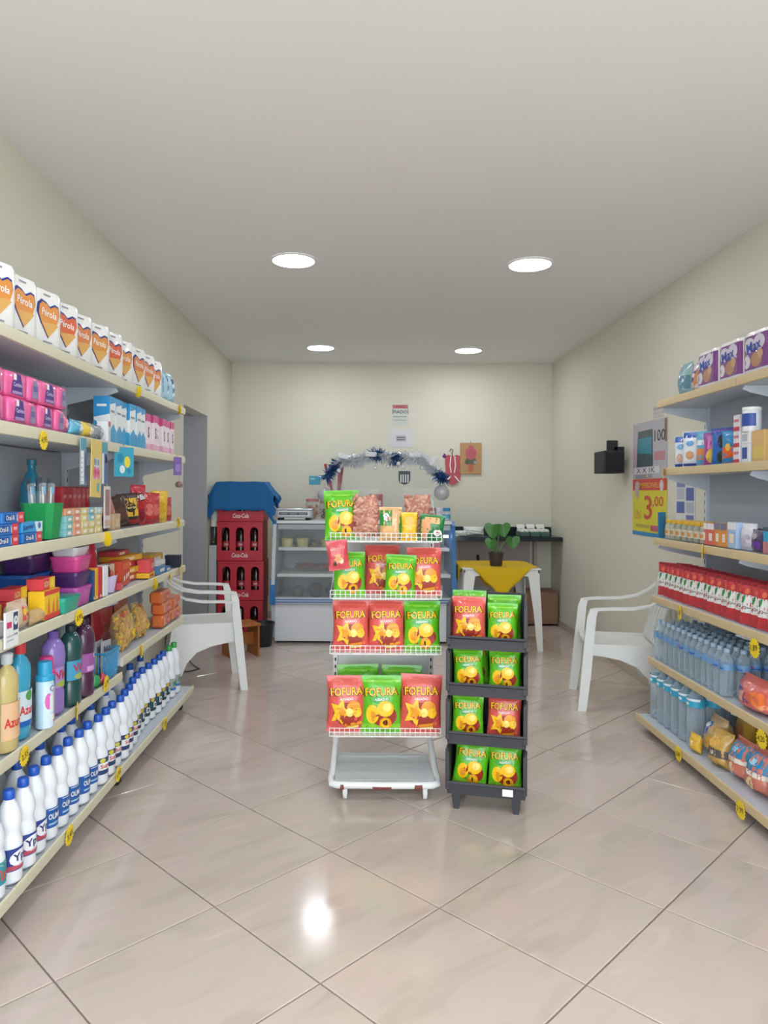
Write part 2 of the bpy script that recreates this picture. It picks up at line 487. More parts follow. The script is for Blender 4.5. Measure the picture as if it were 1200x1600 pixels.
def carton(name, w_, d_, h_, body, prints=(), bev=.002):
    """box pack, front at -y; prints: (face, kind, ...) with face f front, t top, l left end (towards -x)"""
    b = MB(); b.box((0, 0, h_ / 2), (w_, d_, h_), body, bev)
    sf = {'f': (lambda x, z, o: (x, -d_ / 2 - o, z), w_, h_),
          'l': (lambda x, z, o: (-w_ / 2 - o, -x, z), d_, h_),
          'r': (lambda x, z, o: (w_ / 2 + o, x, z), d_, h_),
          't': (lambda x, z, o: (x, z - d_ / 2, h_ + o), w_, d_)}
    for p in prints:
        s_, W, Hh = sf[p[0]]
        if p[1] == 'rect': b.decal(rect(p[2][0] * W, p[2][1] * Hh, p[2][2] * W, p[2][3] * Hh), p[3], s_, p[4] if len(p) > 4 else .0006, 0)
        elif p[1] == 'poly': b.decal([(x * W, z * Hh) for x, z in p[2]], p[3], s_, p[4] if len(p) > 4 else .0009, 0)
        elif p[1] == 'text': b.text(p[2], p[3], s_, p[4] * W, p[5] * Hh, p[6] * Hh, .0016, width=p[7] * W, rot=p[8] if len(p) > 8 else 0)
    return b.build(name, smooth=30)
def bottle(name, prof, n, body, cap_prof, capm, label=None, prints=(), sq=1.0, parts=()):
    """lathe bottle with a cap part and a label part: label = (r, z0, z1, angle, material)"""
    t = thing(name)
    b = MB(); b.lathe(prof, body, n, sq=sq); b.build('body', t, smooth=50)
    if cap_prof:
        b = MB(); b.lathe(cap_prof, capm, max(10, n // 2 * 2), sq=1); b.build('cap', t, smooth=40)
    if label:
        r_, z0, z1, ang, lm = label
        sf = cyl(r_, sq); b = MB(); hw = r_ * ang / 2; N = 18
        vs_ = [sf(-hw + 2 * hw * i / N, z, .0008) for z in (z0, z1) for i in range(N + 1)]
        b.add(vs_, [[i, i + 1, N + 2 + i, N + 1 + i] for i in range(N)], lm)
        for p in prints:
            if p[0] == 'poly': b.decal(p[1], p[2], sf, p[3] if len(p) > 3 else .0012, 2)
            elif p[0] == 'strip': b.decal(strip(p[1][0], p[1][2], p[1][1], p[1][3], 8), p[2], sf, .0012, 1)
            elif p[0] == 'text': b.text(p[1], p[2], sf, p[3], p[4], p[5], .002, width=p[6], rot=p[7] if len(p) > 7 else 0, bold=.025)
        b.build('label', t, smooth=60)
    return t
WHT, BLK = C('#f2f2f0'), C('#1c1c20')
NAVY, BLUE, CYAN, TEAL = C('#1d3a86'), C('#1c62b8'), C('#27a3d2'), C('#1f8f9c')
RED, DRED, ORG, YEL, LYEL = C('#cf2f35'), C('#8e1f2b'), C('#e2722c'), C('#efc21c'), C('#f2dc6a')
GRN, LGRN, PNK, PUR, LPUR = C('#1f8a46'), C('#62b53c'), C('#e0559a'), C('#5a3a7e'), C('#9c8fc4')
TAN, BRN, GRY = C('#cfae82'), C('#5a3626'), C('#8f9298')

# ---------------------------------------------------------------- snack bags of the two racks
f_red, f_grn, f_yel, f_grn2 = FILM('#da5850'), FILM('#5cbb1e'), FILM('#f2bb22'), FILM('#2f9e2e')
p_yel, p_org, p_brn, p_out, p_lgt = C('#f6c31c', .3), C('#eb9a24', .3), C('#9c2f22', .3), C('#4a2412', .3), C('#f9e07a', .3)
def snack(kind, seed):
    body = f_red if kind == 'red' else f_grn
    pr = [('text', 'FOFURA', p_out, 0, .72, .155, .86, .05, .05), ]
    if kind == 'red':
        pr += [('strip', (-.46, .90, .46, .93), FILM('#e2675c'))]
        pr += [('poly', circ(.02, .33, .21, 14, 1.7), p_brn, .0012), ('poly', star(-.16, .36, .27, 5, .5, .3), p_yel, .002), ('poly', circ(.18, .44, .13, 12, 1.35), p_org, .0024),
               ('poly', circ(.27, .36, .09, 10, 1.2), p_yel, .0028), ('poly', circ(.08, .36, .08, 10, 1.2), p_lgt, .003), ('poly', star(-.14, .36, .15, 5, .55, .3), p_org, .0026),
               ('poly', [(-.05, .10), (.38, .15), (.39, .2), (-.04, .15)], p_org, .0022), ('poly', [(.0, .06), (.3, .09), (.3, .13), (.0, .1)], p_lgt, .0026)]
    else:
        pr += [('strip', (-.47, .06, .47, .16), FILM('#8ad035')), ('strip', (-.46, .88, .46, .92), FILM('#86cf38'))]
        pr += [('poly', circ(-.02, .58, .06, 12, 4.6), f_grn2, .0012), ('poly', circ(.06, .30, .19, 14, 1.75), p_brn, .0014),
               ('poly', circ(-.22, .33, .17, 12, .95), p_yel, .0022), ('poly', circ(.10, .43, .14, 14, 1.5), p_yel, .0024), ('poly', circ(.14, .46, .075, 12, 1.5), p_lgt, .0028),
               ('poly', circ(-.22, .30, .09, 10, 1.0), p_org, .0027), ('poly', circ(.10, .17, .115, 14, 1.35), p_org, .0028), ('poly', circ(.10, .175, .09, 14, 1.35), p_yel, .0031), ('poly', circ(.10, .18, .045, 12, 1.4), p_out, .0034)]
    pr += [('text', 'FOFURA', p_yel, 0, .725, .14, .80, .05, .02), ('text', 'ASSADO', WHT, .0, .595, .045, .34, .05)]
    w_, h_, d_ = .18, .25, .062
    sf, mf = pillow(w_, h_, d_, .05, .05, .0016, seed)
    b = MB(); mf(b, body)
    for p in pr:
        if p[0] == 'poly': b.decal([(x * w_, z * h_) for x, z in p[1]], p[2], sf, p[3], 1)
        elif p[0] == 'strip': b.decal(strip(p[1][0] * w_, p[1][2] * w_, p[1][1] * h_, p[1][3] * h_, 6), p[2], sf, .001, 1)
        else: b.text(p[1], p[2], sf, p[3] * w_, p[4] * h_, p[5] * h_, .0026 if p[2] != p_out else .0018, width=p[6] * w_, rot=p[7], bold=p[8] if len(p) > 8 else .02)
    return b.build('snack_bag', smooth=60)
SN = {'red': [snack('red', 1), snack('red', 5)], 'green': [snack('green', 2), snack('green', 9)]}
def put_snack(kind, v, loc, rz, label, grp, tilt=-.1, roll=0, s=1):
    return put(SN[kind][v], loc, rz, label, 'snack bag', grp, tilt=(tilt, roll), s=s)

# ================================================================ WHITE WIRE RACK
WX0, WX1, WY = -.148, .355, 3.285
t = thing('snack_rack', ((WX0 + WX1) / 2, WY, 0)); tag(t, 'white enamel snack display rack on casters with chipped paint and wire-edged shelves', 'display rack')
m_rust = M('rust_paint', '#7a3f36', .7, var=.2)
hw = (WX1 - WX0) / 2
DEP = .40
b = MB(); b.box((0, DEP - .02, .77), (2 * hw - .05, .008, .78), m_white, .002); b.build('back_panel', t)
for sx in (-1, 1):
    b = MB(); b.box((sx * (hw - .012), DEP - .02, .66), (.024, .03, 1.08), m_white, .003); u = b.build('upright', t)
    s_ = MB()
    for k in range(28): s_.box((sx * (hw - .012), DEP - .0355, .2 + k * .036), (.007, .001, .016), m_dark)
    s_.build('slot_row', u, smooth=0)['kind'] = 'stuff'
    b = MB(); b.tube([(sx * (hw - .02), DEP - .03, .30), (sx * (hw - .018), DEP - .06, .18), (sx * (hw - .012), .18, .105), (sx * (hw - .01), .06, .075)], .014, m_white, 8); b.build('side_tube', t)
SZ = [1.175, .915, .665, .292]
for z in SZ:
    b = MB(); b.box((0, DEP / 2 - .01, z), (2 * hw - .02, DEP - .03, .006), m_white, .002); sh = b.build('shelf', t)
    b = MB(); r_ = .0018
    for zz in (z + .004, z + .022, z + .040): b.tube([(-hw, 0, zz), (hw, 0, zz)], r_, m_white, 5)
    n = 23
    for k in range(n): x = -hw + 2 * hw * k / (n - 1); b.tube([(x, 0, z + .004), (x, 0, z + .040)], r_, m_white, 5)
    for sx in (-1, 1):
        b.tube([(sx * hw, 0, z + .022), (sx * hw, DEP * .35, z + .03), (sx * (hw - .005), DEP * .7, z + .10), (sx * (hw - .01), DEP - .03, z + .19)], r_, m_white, 5)
        b.tube([(sx * hw, 0, z + .004), (sx * (hw - .01), DEP - .03, z + .004)], r_, m_white, 5)
    lp = b.build('wire_lip', sh); lp['kind'] = 'stuff'
b = MB(); b.tube([(-hw + .03, DEP - .02, .19), (hw - .03, DEP - .02, .19)], .011, m_white, 8); b.build('cross_bar', t)
b = MB(); b.box((0, DEP / 2, .085), (2 * hw - .05, DEP - .06, .006), M('rack_tray', '#cfd4d6', .4, var=.04)); b.build('base_tray', t)
# front base tube bent round the corners, with rust where paint has chipped
pts = [(-hw + .008, .16, .082), (-hw + .006, .05, .078), (-hw + .012, .018, .076), (-hw + .035, .003, .075), (0, 0, .075), (hw - .035, .003, .075), (hw - .012, .018, .076), (hw - .006, .05, .078), (hw - .008, .16, .082)]
b = MB(); b.tube(pts, .0165, m_white, 10); bt = b.build('base_tube', t)
for x0, x1 in ((-.055, .03), (.135, .17), (-.20, -.185)):
    b = MB(); b.tube([(x0, -.0015, .0705), ((x0 + x1) / 2, -.002, .0695), (x1, -.0015, .0705)], .0155, m_rust, 8); b.build('rust_patch', bt)
for x in (-.18, .185):
    for y in (.03, .34):
        b = MB(); b.box((x, y, .043), (.022, .03, .04), m_white, .003); c = b.build('caster', t)
        b = MB(); b.lathe([(.001, -.009), (.02, -.009), (.022, -.006), (.022, .006), (.02, .009), (.001, .009)], M('caster_wheel', '#d8d8d6', .5), 14, T=Matrix.Translation((x, y + .004, .022)) @ Matrix.Rotation(R(90), 4, 'Y')); b.build('wheel', c)

GR = 'snack bags on the white rack'
cx = (WX0 + WX1) / 2
def S(kind, v, x, y, z, label, s=1, rz=0, tilt=-.10, roll=0, g=GR): put_snack(kind, v, (x, WY + y, z), rz, label, g, tilt, roll, s)
# bottom shelf (.292)
zb = SZ[3] + .0035
S('red', 0, -.072, .065, zb, 'red snack bag on the lowest wire shelf, away from the black bins', 1.02, .03)
S('green', 0, .088, .06, zb, 'green snack bag between two red bags on the lowest wire shelf', 1.03, -.02)
S('red', 1, .266, .055, zb, 'red snack bag on the lowest wire shelf next to the black bins', 1.06, -.05, roll=.03)
S('green', 1, -.02, .20, zb, 'green snack bag standing behind the lowest row of bags', 1.1, .1)
S('green', 0, .19, .21, zb, 'green snack bag standing behind the lowest row of bags', 1.08, -.05)
# third shelf (.665)
zb = SZ[2] + .0035
S('red', 1, -.055, .055, zb, 'red snack bag on the second lowest wire shelf by the fridge side post', .93, .02)
S('red', 0, .108, .06, zb, 'red snack bag beside a green bag on the second lowest wire shelf', .93, -.03)
S('green', 1, .272, .05, zb, 'green snack bag at the end of the second lowest wire shelf', .93, -.05)
S('green', 0, .28, .20, zb, 'green snack bag standing behind the second lowest row', 1.0, .0)
S('green', 1, .11, .21, zb, 'green snack bag standing behind the second lowest row', .98, .04)
S('green', 0, -.05, .21, zb, 'green snack bag standing behind the second lowest row', 1.0, .02)
# second shelf (.915)
zb = SZ[1] + .0035
S('green', 0, -.062, .07, zb, 'green snack bag behind the small red hanging packet', .82, .12)
S('red', 0, .09, .17, zb, 'red snack bag half hidden behind a green bag under the top shelf', .92, .0)
S('green', 1, .168, .055, zb, 'green snack bag in front of a red bag under the top shelf', .78, -.05, roll=.04)
S('red', 1, .285, .10, zb, 'red snack bag beside the slotted post under the top shelf', .9, -.02)
b_sm = bag('snack_packet', .095, .135, .03, FILM('#cf4a52'), [('text', 'MILHO', C('#e8b0a8'), 0, .72, .09, .7, .1), ('poly', star(-.02, .4, .22, 7, .6), C('#e4a070')), ('poly', circ(.12, .3, .1), C('#f0d9b0')), ('poly', circ(-.2, .22, .08), C('#4a3a34'))], 3)
put(b_sm, (-.105, WY - .02, SZ[1] + .135), .15, 'small red snack packet hung from the wire edge of the top shelf', 'snack packet', tilt=(0, -.12))
# top shelf (1.175)
zb = SZ[0] + .0035
S('green', 1, -.095, .08, zb, 'green snack bag at the end of the top wire shelf', .92, .1, roll=-.03)
def puffbag(w_, h_, d_, seed, base, stick, n, l=.042, r_=.0082):
    """clear bag packed with small puffed sticks"""
    t = thing('puff_bag'); sf, mf = pillow(w_, h_, d_, .04, .05, .001, seed)
    b = MB(); mf(b, CLEAR('bag_film', '#f2e8e4', .07, .12)); b.build('film', t, smooth=60)
    rnd = random.Random(seed); b = MB()
    for k in range(n):
        z = rnd.uniform(.06, .84) * h_; x = rnd.uniform(-.40, .40) * w_
        T_ = abs(sf(x, z, 0)[1])
        if T_ < .012: continue
        y = -rnd.uniform(.25, .95) * (T_ - .009); a = rnd.uniform(0, math.pi); e = rnd.uniform(-.5, .5)
        d = Vector((math.cos(a), e * .4, math.sin(a))).normalized() * l / 2; c = Vector((x, y, z))
        cl = lambda p: Vector((max(-.44 * w_, min(.44 * w_, p.x)), p.y, max(.012, min(.9 * h_, p.z))))
        b.tube([cl(c - d), cl(c - d * .8), cl(c + d * .8), cl(c + d)], [r_ * .5, r_, r_, r_ * .5], (stick, M('pink_puff_pale', '#dba890', .7, var=.1), M('pink_puff_deep', '#b8745e', .7, var=.1))[k % 3], 6)
    o = b.build('puffed_sticks', t, smooth=60); o['kind'] = 'stuff'
    return t
m_puff = M('pink_puff', '#c98d78', .7, var=.12, scale=60); m_puff2 = M('orange_puff', '#d89a62', .7, var=.12, scale=60)
pb = puffbag(.125, .235, .07, 4, None, m_puff, 150)
put(pb, (.01, WY + .07, zb), 0, 'tall clear bag of pink puffed snack sticks beside the green bag on the top shelf', 'snack bag')
pb2 = puffbag(.14, .245, .07, 8, None, m_puff, 150)
put(pb2, (.245, WY + .2, zb), .1, 'clear bag of pink puffed sticks standing behind the yellow packet', 'snack bag', tilt=(0, .06))
g1 = bag('biscuit_bag', .105, .155, .05, FILM('#d8a873'), [('strip', (-.47, .45, .05, .9), FILM('#1f8a3c')), ('poly', circ(-.2, .7, .12, 10, 1.2), WHT), ('poly', circ(-.14, .66, .06, 10, 1.2), C('#c05a48')), ('strip', (.12, .05, .26, .92), C('#f0c9a4')), ('strip', (.36, .05, .47, .92), FILM('#1f8a3c')), ('poly', circ(-.12, .25, .2, 12, 1.2), C('#e6b878'))], 11)
put(g1, (.125, WY + .05, zb), .0, 'clear biscuit bag with a green square label on the top wire shelf', 'biscuit bag')
g2 = bag('biscuit_bag', .075, .13, .045, FILM('#f2c02a'), [('poly', circ(0, .68, .2, 12, 1.5), C('#eab75c')), ('strip', (-.45, .5, .45, .56), C('#f7d66a')), ('poly', circ(-.1, .15, .06), WHT)], 12)
put(g2, (.21, WY + .045, zb), .05, 'yellow snack packet between two green biscuit bags', 'snack packet')
g3 = bag('biscuit_bag', .115, .12, .045, FILM('#1f7d3c'), [('poly', [(-.42, .2), (-.2, .1), (-.05, .45), (-.1, .85), (-.42, .8)], C('#dfa070')), ('poly', [(-.3, .68), (.3, .66), (.28, .9), (-.3, .9)], C('#e3b27a')), ('strip', (.02, .12, .45, .55), FILM('#156a38')), ('poly', circ(.24, .33, .13, 10, 1.3), WHT), ('poly', circ(.26, .32, .07, 10, 1.2), C('#b4483c')), ('poly', circ(-.25, .12, .1, 10, 1.0), C('#e6a08a'))], 13)
put(g3, (.31, WY + .055, zb), -.1, 'dark green biscuit bag with orange band at the end of the top shelf', 'biscuit bag', tilt=(0, .08))

# ================================================================ BLACK STACKED BINS
m_bin = M('bin_plastic', '#3a3b40', .55, var=.06)
BX, BY, BR = .545, 3.19, R(13)
t = thing('bin_rack', (BX, BY, 0), -R(13)); tag(t, 'charcoal plastic rack of four stacked open bins holding snack bags', 'display rack')
BW, BD = .345, .27
Ms = Matrix.Identity(4)
BZ = [.07, .29, .505, .71]
for k, z in enumerate(BZ):
    hh = .205
    b = MB(); b.box((0, BD / 2, z + .006), (BW - .02, BD, .012), m_bin, .003); fr = b.build('bin', t)
    # front lip folds outward
    b = MB(); b.prism([(-.012, z + .0), (.0, z), (.002, z + .052), (-.03, z + .062), (-.036, z + .054), (-.014, z + .044)], 'x', -BW / 2 + .004, BW / 2 - .004, m_bin); b.build('front_lip', fr, smooth=30)
    b = MB(); b.box((0, BD - .006, z + hh * .55), (BW - .02, .01, hh * 1.05), m_bin, .002); b.build('back_wall', fr)
    for sx in (-1, 1):
        x = sx * (BW / 2 - .008)
        poly = [(-.02, z + .02), (-.02, z + hh * .92), (.03, z + hh), (BD, z + hh + .01), (BD, z), (.0, z)]
        b = MB(); b.prism(poly, 'x', x - .005, x + .005, m_bin)
        for yy in (-.012, .035): b.box((x + sx * .006, yy, z + .11), (.012, .014, .18), m_bin, .003)
        b.build('side_wall', fr, smooth=30)
for sx in (-1, 1):
    for y in (.01, BD - .02):
        b = MB(); b.loft([[(sx * .13 - .012, y - .01, 0), (sx * .13 + .012, y - .01, 0), (sx * .13 + .012, y + .014, 0), (sx * .13 - .012, y + .014, 0)],
                          [(sx * .13 - .02, y - .014, .07), (sx * .13 + .02, y - .014, .07), (sx * .13 + .02, y + .02, .07), (sx * .13 - .02, y + .02, .07)]], m_bin); b.build('leg', t, smooth=0)
b = MB(); b.box((.095, -.0365, .105), (.045, .002, .03), WHT); o = b.build('price_label', t, smooth=0)
def inbin(kind, v, x, k, label, s=.82, rz=0, roll=0, y=.055, dz=.0):
    p = Matrix.Rotation(-R(13), 3, 'Z') @ Vector((x, y, 0))
    put_snack(kind, v, (BX + p.x, BY + p.y, BZ[k] + .0135 + dz), -R(13) + rz, label, 'snack bags in the black bins', -.10, roll, s)
inbin('red', 0, -.085, 3, 'red snack bag in the topmost black bin', .84)
inbin('green', 1, -.09, 3, 'green snack bag peeking out behind the red bag in the topmost black bin', .86, .0, 0, .15, .01)
inbin('green', 0, .065, 3, 'green snack bag beside the red bag in the topmost black bin', .74)
inbin('green', 1, .07, 3, 'pale edged green snack bag at the back of the topmost black bin', .84, .05, 0, .15)
inbin('green', 0, -.08, 2, 'green snack bag on the rack side of the second black bin from the top', .74, 0, -.05)
inbin('green', 1, .075, 2, 'green snack bag on the open aisle side of the second black bin from the top', .76)
inbin('green', 1, -.07, 2, 'green snack bag at the back of the second black bin from the top', .8, 0, 0, .15)
inbin('green', 0, .08, 2, 'green snack bag at the back of the second black bin from the top', .78, 0, 0, .15)
inbin('green', 0, -.085, 1, 'green snack bag beside a red bag in the third black bin from the top', .78, .05)
inbin('red', 1, .072, 1, 'red snack bag beside a green bag in the third black bin from the top', .82, -.04, .03)
inbin('green', 1, -.08, 0, 'green snack bag tilted on the rack side of the lowest black bin', .84, .05, .12)
inbin('green', 0, .08, 0, 'green snack bag on the open aisle side of the lowest black bin', .82, -.03)

# ================================================================ LEFT SHELVES
rnd = random.Random(21)
def P(proto, x, y, z, label, cat, group=None, rz=0, tilt=(0, 0), s=None, side=LFT):
    return put(proto, (x, y, z), side + rz, label, cat, group, tilt, s)
ZL = [1.9315, 1.6215, 1.2165, .9265, .5365, .1565]
ZL4R = .6015

# ---- top shelf: kitchen-roll twin packs
def towel_pack(seed, hue):
    w_, d_, h_ = .172, .105, .205
    def fr(x):       # two rolls side by side under one film
        u = min(1, abs(x) / (w_ / 2))
        return d_ / 2 * (1 - .025 * (1 + math.cos(2 * math.pi * u)) * (1 if u < .5 else 0) - .38 * max(0, (u - .5) / .5) ** 3)
    sf = lambda x, z, o: (x, -fr(x) - o, z)
    rings = []; N = 16
    for z, k in ((0, .9), (.008, 1), (h_ - .012, 1), (h_, .93), (h_ + .004, .7)):
        ring = [(w_ * (i / N - .5) * k, -fr(w_ * (i / N - .5)) * k, z) for i in range(N + 1)] + [(w_ * (.5 - i / N) * k, fr(w_ * (.5 - i / N)) * k, z) for i in range(N + 1)]
        rings.append(ring)
    b = MB(); b.loft(rings, M('towel_film', '#eeeeec', .3, var=.03, coat=.4, bump=.2, scale=35))
    heart = [(0, .028), (.052, .08), (.07, .115), (.062, .145), (.04, .150), (.012, .138), (-.012, .150), (-.045, .155), (-.066, .14), (-.07, .11), (-.05, .075)]
    heart = [(x * .80, z + .005) for x, z in heart]
    b.decal([(x * 1.10 - .003, (z - .09) * 1.09 + .092) for x, z in heart], NAVY, sf, .001, 2)
    b.decal(heart, C(hue), sf, .0018, 2)
    b.decal([(0, .033), (.05, .085), (.03, .09), (-.04, .085)], C('#d9a85e'), sf, .0024, 2)
    b.text('Pérola', WHT, sf, .0, .122, .026, .003, width=.08, rot=-.08)
    b.decal(rect(-.07, .012, .02, .018), GRY, sf, .0012, 1); b.decal(rect(-.03, .185, .01, .191), GRY, sf, .0012, 1)
    o = b.build('paper_towel_pack', smooth=45)
    return o
tp = [towel_pack(1, '#dd9040'), towel_pack(2, '#d9653a'), towel_pack(3, '#d97f4a')]
yy = 2.17
for k in range(12):
    P(tp[(0, 0, 0, 0, 1, 2, 0, 1, 0, 2, 2, 2)[k]], -1.225 + rnd.uniform(-.008, .008), yy, ZL[0], ['orange heart', 'dark orange heart', 'salmon heart'][(0, 0, 0, 0, 1, 2, 0, 1, 0, 2, 2, 2)[k]] + ' paper towel twin pack in the row above the pink pads', 'paper towels', 'paper towel packs on the top shelf', rnd.uniform(-.36, -.16)); yy += .178
pk = bag('wet_wipe_pack', .115, .19, .07, FILM('#9fc2d0'), [('poly', [(-.45, .3), (.45, .55), (.45, .75), (-.45, .5)], C('#1f6f9e')), ('poly', [(-.45, .55), (.45, .8), (.3, .9), (-.45, .75)], C('#17486f')), ('poly', [(-.4, .2), (.45, .35), (.45, .45), (-.4, .28)], C('#e8f0f2')), ('text', 'Soft', WHT, .05, .6, .12, .5)], 17, foot=.5)
for k, y in enumerate((4.36, 4.49)):
    P(pk, -1.21, y, ZL[0], 'blue and white film pack at the end of the top shelf by the doorway', 'film pack', 'blue packs ending the top shelf', .1 - k * .15)

# ---- second shelf: pink pads, white cartons, pink cartons
def pad_pack(w_, main):
    b = MB(); h_, d_ = .088, .11
    b.box((0, 0, h_ / 2), (w_, d_, h_), FILM('#e2629c'), .014, seg=2)
    sf = flat(-d_ / 2)
    if main:
        b.decal([(-.035, .012), (.035, .008), (.03, .05), (.022, .078), (-.005, .082), (-.028, .05)], C('#4a3184'), sf, .0012, 0)
        b.decal(rect(-.022, .058, -.004, .078), C('#f4e6f0'), sf, .0018, 0)
        b.text('Carinho', C('#d8cdf0'), sf, .002, .044, .014, .002, width=.05)
        b.decal(rect(-.03, .012, .03, .022), C('#a684b8'), sf, .0018, 0)
    else:
        b.decal([(-.022, .012), (.022, .012), (.022, .05), (.01, .075), (-.01, .07), (-.02, .04)], C('#8e86ac'), sf, .0012, 0)
        b.decal(rect(-.012, .035, .016, .055), C('#6b5f98'), sf, .0018, 0)
    return b.build('sanitary_pad_pack', smooth=50)
pA, pB = pad_pack(.125, True), pad_pack(.075, False)
for row in (0, 1):
    lay = [(pA, 2.28), (pA, 2.435), (pB, 2.55), (pA, 2.67), (pB, 2.785)]
    for k, (p_, y) in enumerate(lay):
        P(p_, -1.215 + rnd.uniform(-.006, .006) - row * .004, y + row * .012, ZL[1] + row * .089, ('pink pad pack with a large purple label' if p_ is pA else 'narrow pink pad pack with a lavender label') + (' lying on the upper layer' if row else ' standing on the shelf in the lower layer'), 'pad pack', 'pink sanitary pad packs', rnd.uniform(-.08, .04))
sp = bag('sanitary_pad_pack', .07, .08, .05, FILM('#e06a94'), [('poly', circ(0, .5, .2), C('#f2c4d6'))], 31)
P(sp, -1.19, 2.855, ZL[1], 'small pale pink packet ending the row of pink pad packs', 'pad pack')
def hang_bundle(col, c2, seed): return bag('sponge_bundle', .11, .065, .06, FILM(col), [('poly', circ(.1, .5, .3, 10, .8), C(c2))], seed)
for k, (c1, c2, y, lb) in enumerate((('#5aa9c6', '#e8eef0', 2.94, 'blue'), ('#e3c64a', '#f0efe6', 3.05, 'yellow'), ('#8a929a', '#c9ccd0', 3.17, 'grey'))):
    P(hang_bundle(c1, c2, 40 + k), -1.178, y, ZL[1], lb + ' and white soft bundle on the shelf edge above the hanging cards', 'soft bundle', None, 0, (.15, 0))
def hang_card(name, w_, h_, base, prints, hook=True):
    t = thing(name)
    b = MB(); b.box((0, 0, -h_ / 2), (w_, .004, h_), C(base), .001)
    sf = flat(-.002)
    for p in prints:
        if p[0] == 'poly': b.decal([(x * w_, -h_ + z * h_) for x, z in p[1]], p[2], sf, p[3] if len(p) > 3 else .0008, 0)
        elif p[0] == 'rect': b.decal([(x * w_, -h_ + z * h_) for x, z in rect(*p[1])], p[2], sf, p[3] if len(p) > 3 else .0006, 0)
        else: b.text(p[1], p[2], sf, p[3] * w_, -h_ + p[4] * h_, p[5] * h_, .0016, width=p[6] * w_)
    b.build('card', t, smooth=0)
    b = MB(); b.tube([(0, .0, -.006), (0, .0, .012), (0, .014, .014)], .0012, M('thin_wire', '#9a9a9a', .3, metal=1), 5); b.build('hook', t)
    return t
ruler = hang_card('school_card', .062, .19, '#8aa9b8', [('rect', (-.45, .02, .02, .72), WHT), ('rect', (.06, .02, .45, .72), C('#6f7fa8')), ('rect', (-.45, .76, .45, .98), C('#4f9ab4')), ('rect', (.3, .1, .42, .6), C('#e6ecf0'))] + [('rect', (-.42, .06 + i * .1, -.2, .075 + i * .1), C('#5f6a78'), .0012) for i in range(6)])
P(ruler, -1.13, 2.925, 1.612, 'narrow white ruler card with blue top hanging beside the pink pads', 'hanging card')
yc = hang_card('hair_tie_card', .115, .24, '#ddc370', [('poly', [(-.32, .30), (.36, .32), (.3, .68), (-.2, .68)], C('#c9d2d6')), ('poly', circ(-.14, .42, .11, 12, 1.6), C('#e07a98'), .0014), ('poly', circ(.16, .42, .11, 12, 1.6), C('#e07a98'), .0014), ('poly', circ(-.14, .43, .04, 8, 1.6), C('#b84a70'), .002), ('poly', circ(.16, .43, .04, 8, 1.6), C('#b84a70'), .002), ('poly', [(.05, .12), (.3, .08), (.32, .26), (.1, .24)], C('#59b3bd')), ('rect', (-.25, .56, -.02, .66), C('#8f9aa0'), .0014), ('rect', (.04, .56, .24, .66), C('#8f9aa0'), .0014)])
P(yc, -1.118, 3.04, 1.612, 'yellow hanging card with two pink hair ties', 'hanging card', None, 0, (0, .05))
ruler2 = hang_card('school_card', .075, .185, '#8aa9b8', [('rect', (-.45, .02, -.15, .72), WHT), ('rect', (-.1, .02, .45, .72), C('#54679a')), ('rect', (-.45, .76, .45, .98), C('#56a0b0')), ('rect', (.1, .5, .3, .68), C('#dfe6ee'))])
P(ruler2, -1.13, 3.165, 1.612, 'white and dark blue hanging card next to the yellow hair tie card', 'hanging card')
rc = hang_card('puzzle_card', .12, .14, '#3fa2bd', [('poly', circ(.15, .5, .2, 10, .8), C('#e3cf4c')), ('poly', circ(-.2, .62, .16, 10, 1), C('#2a86ad')), ('poly', circ(-.1, .25, .14, 9, 1), C('#d8e4e6')), ('poly', circ(.25, .2, .1, 9, 1), C('#2a86ad'))])
P(rc, -1.132, 3.43, 1.606, 'turquoise and yellow hanging card below the white cartons', 'hanging card', None, -.5)
ct = carton('milk_carton', .086, .075, .215, C('#e9eeef'), [('f', 'poly', [(-.5, 0), (.5, 0), (.5, .28), (.1, .42), (-.5, .25)], C('#3f9fd0')), ('f', 'poly', [(-.5, .82), (.5, .9), (.5, 1), (-.5, 1)], C('#3a9bd2')), ('f', 'rect', (-.35, .66, .3, .71), GRY), ('l', 'poly', [(-.5, 0), (.5, 0), (.5, .3), (-.5, .5)], C('#3f9fd0')), ('l', 'poly', [(-.5, .55), (.5, .62), (.5, 1), (-.5, 1)], C('#2f93cf')), ('l', 'rect', (-.3, .78, .3, .83), WHT, .001)])
for k in range(6): P(ct, -1.215 + rnd.uniform(-.01, .01), 3.39 + k * .097, ZL[1], 'white and blue tall carton in the row beside the pink tubes', 'carton', 'white and blue cartons', rnd.uniform(-.04, .04))
P(carton('medicine_box', .07, .05, .09, C('#dfe3e6'), [('f', 'rect', (-.5, .75, .5, 1), C('#c8455a'))]), -1.175, 3.28, ZL[1], 'small white box with a red top band in front of the cartons', 'box', None, .2)
pc = carton('hair_cream_carton', .078, .07, .20, C('#eedfe6'), [('f', 'rect', (-.5, .8, .5, 1), C('#d2568c')), ('f', 'rect', (-.5, 0, .5, .18), C('#e9b3c8')), ('f', 'text', 'S', C('#55506a'), 0, .5, .3, .35), ('l', 'rect', (-.5, .78, .5, 1), C('#c94a80')), ('l', 'rect', (-.5, 0, .5, .2), C('#e4a8c0'))])
for k in range(6): P(pc, -1.215 + rnd.uniform(-.01, .01), 3.985 + k * .098, ZL[1], 'white and pink narrow carton in the row at the doorway end', 'carton', 'white and pink cartons', rnd.uniform(-.04, .04))
pt = hang_card('purple_tag', .075, .11, '#7d62a6', [('rect', (-.3, .2, .3, .6), C('#9c86c4'))])
P(pt, -1.13, 4.41, 1.606, 'purple hanging tag below the pink and white cartons', 'hanging tag', None, -.4)
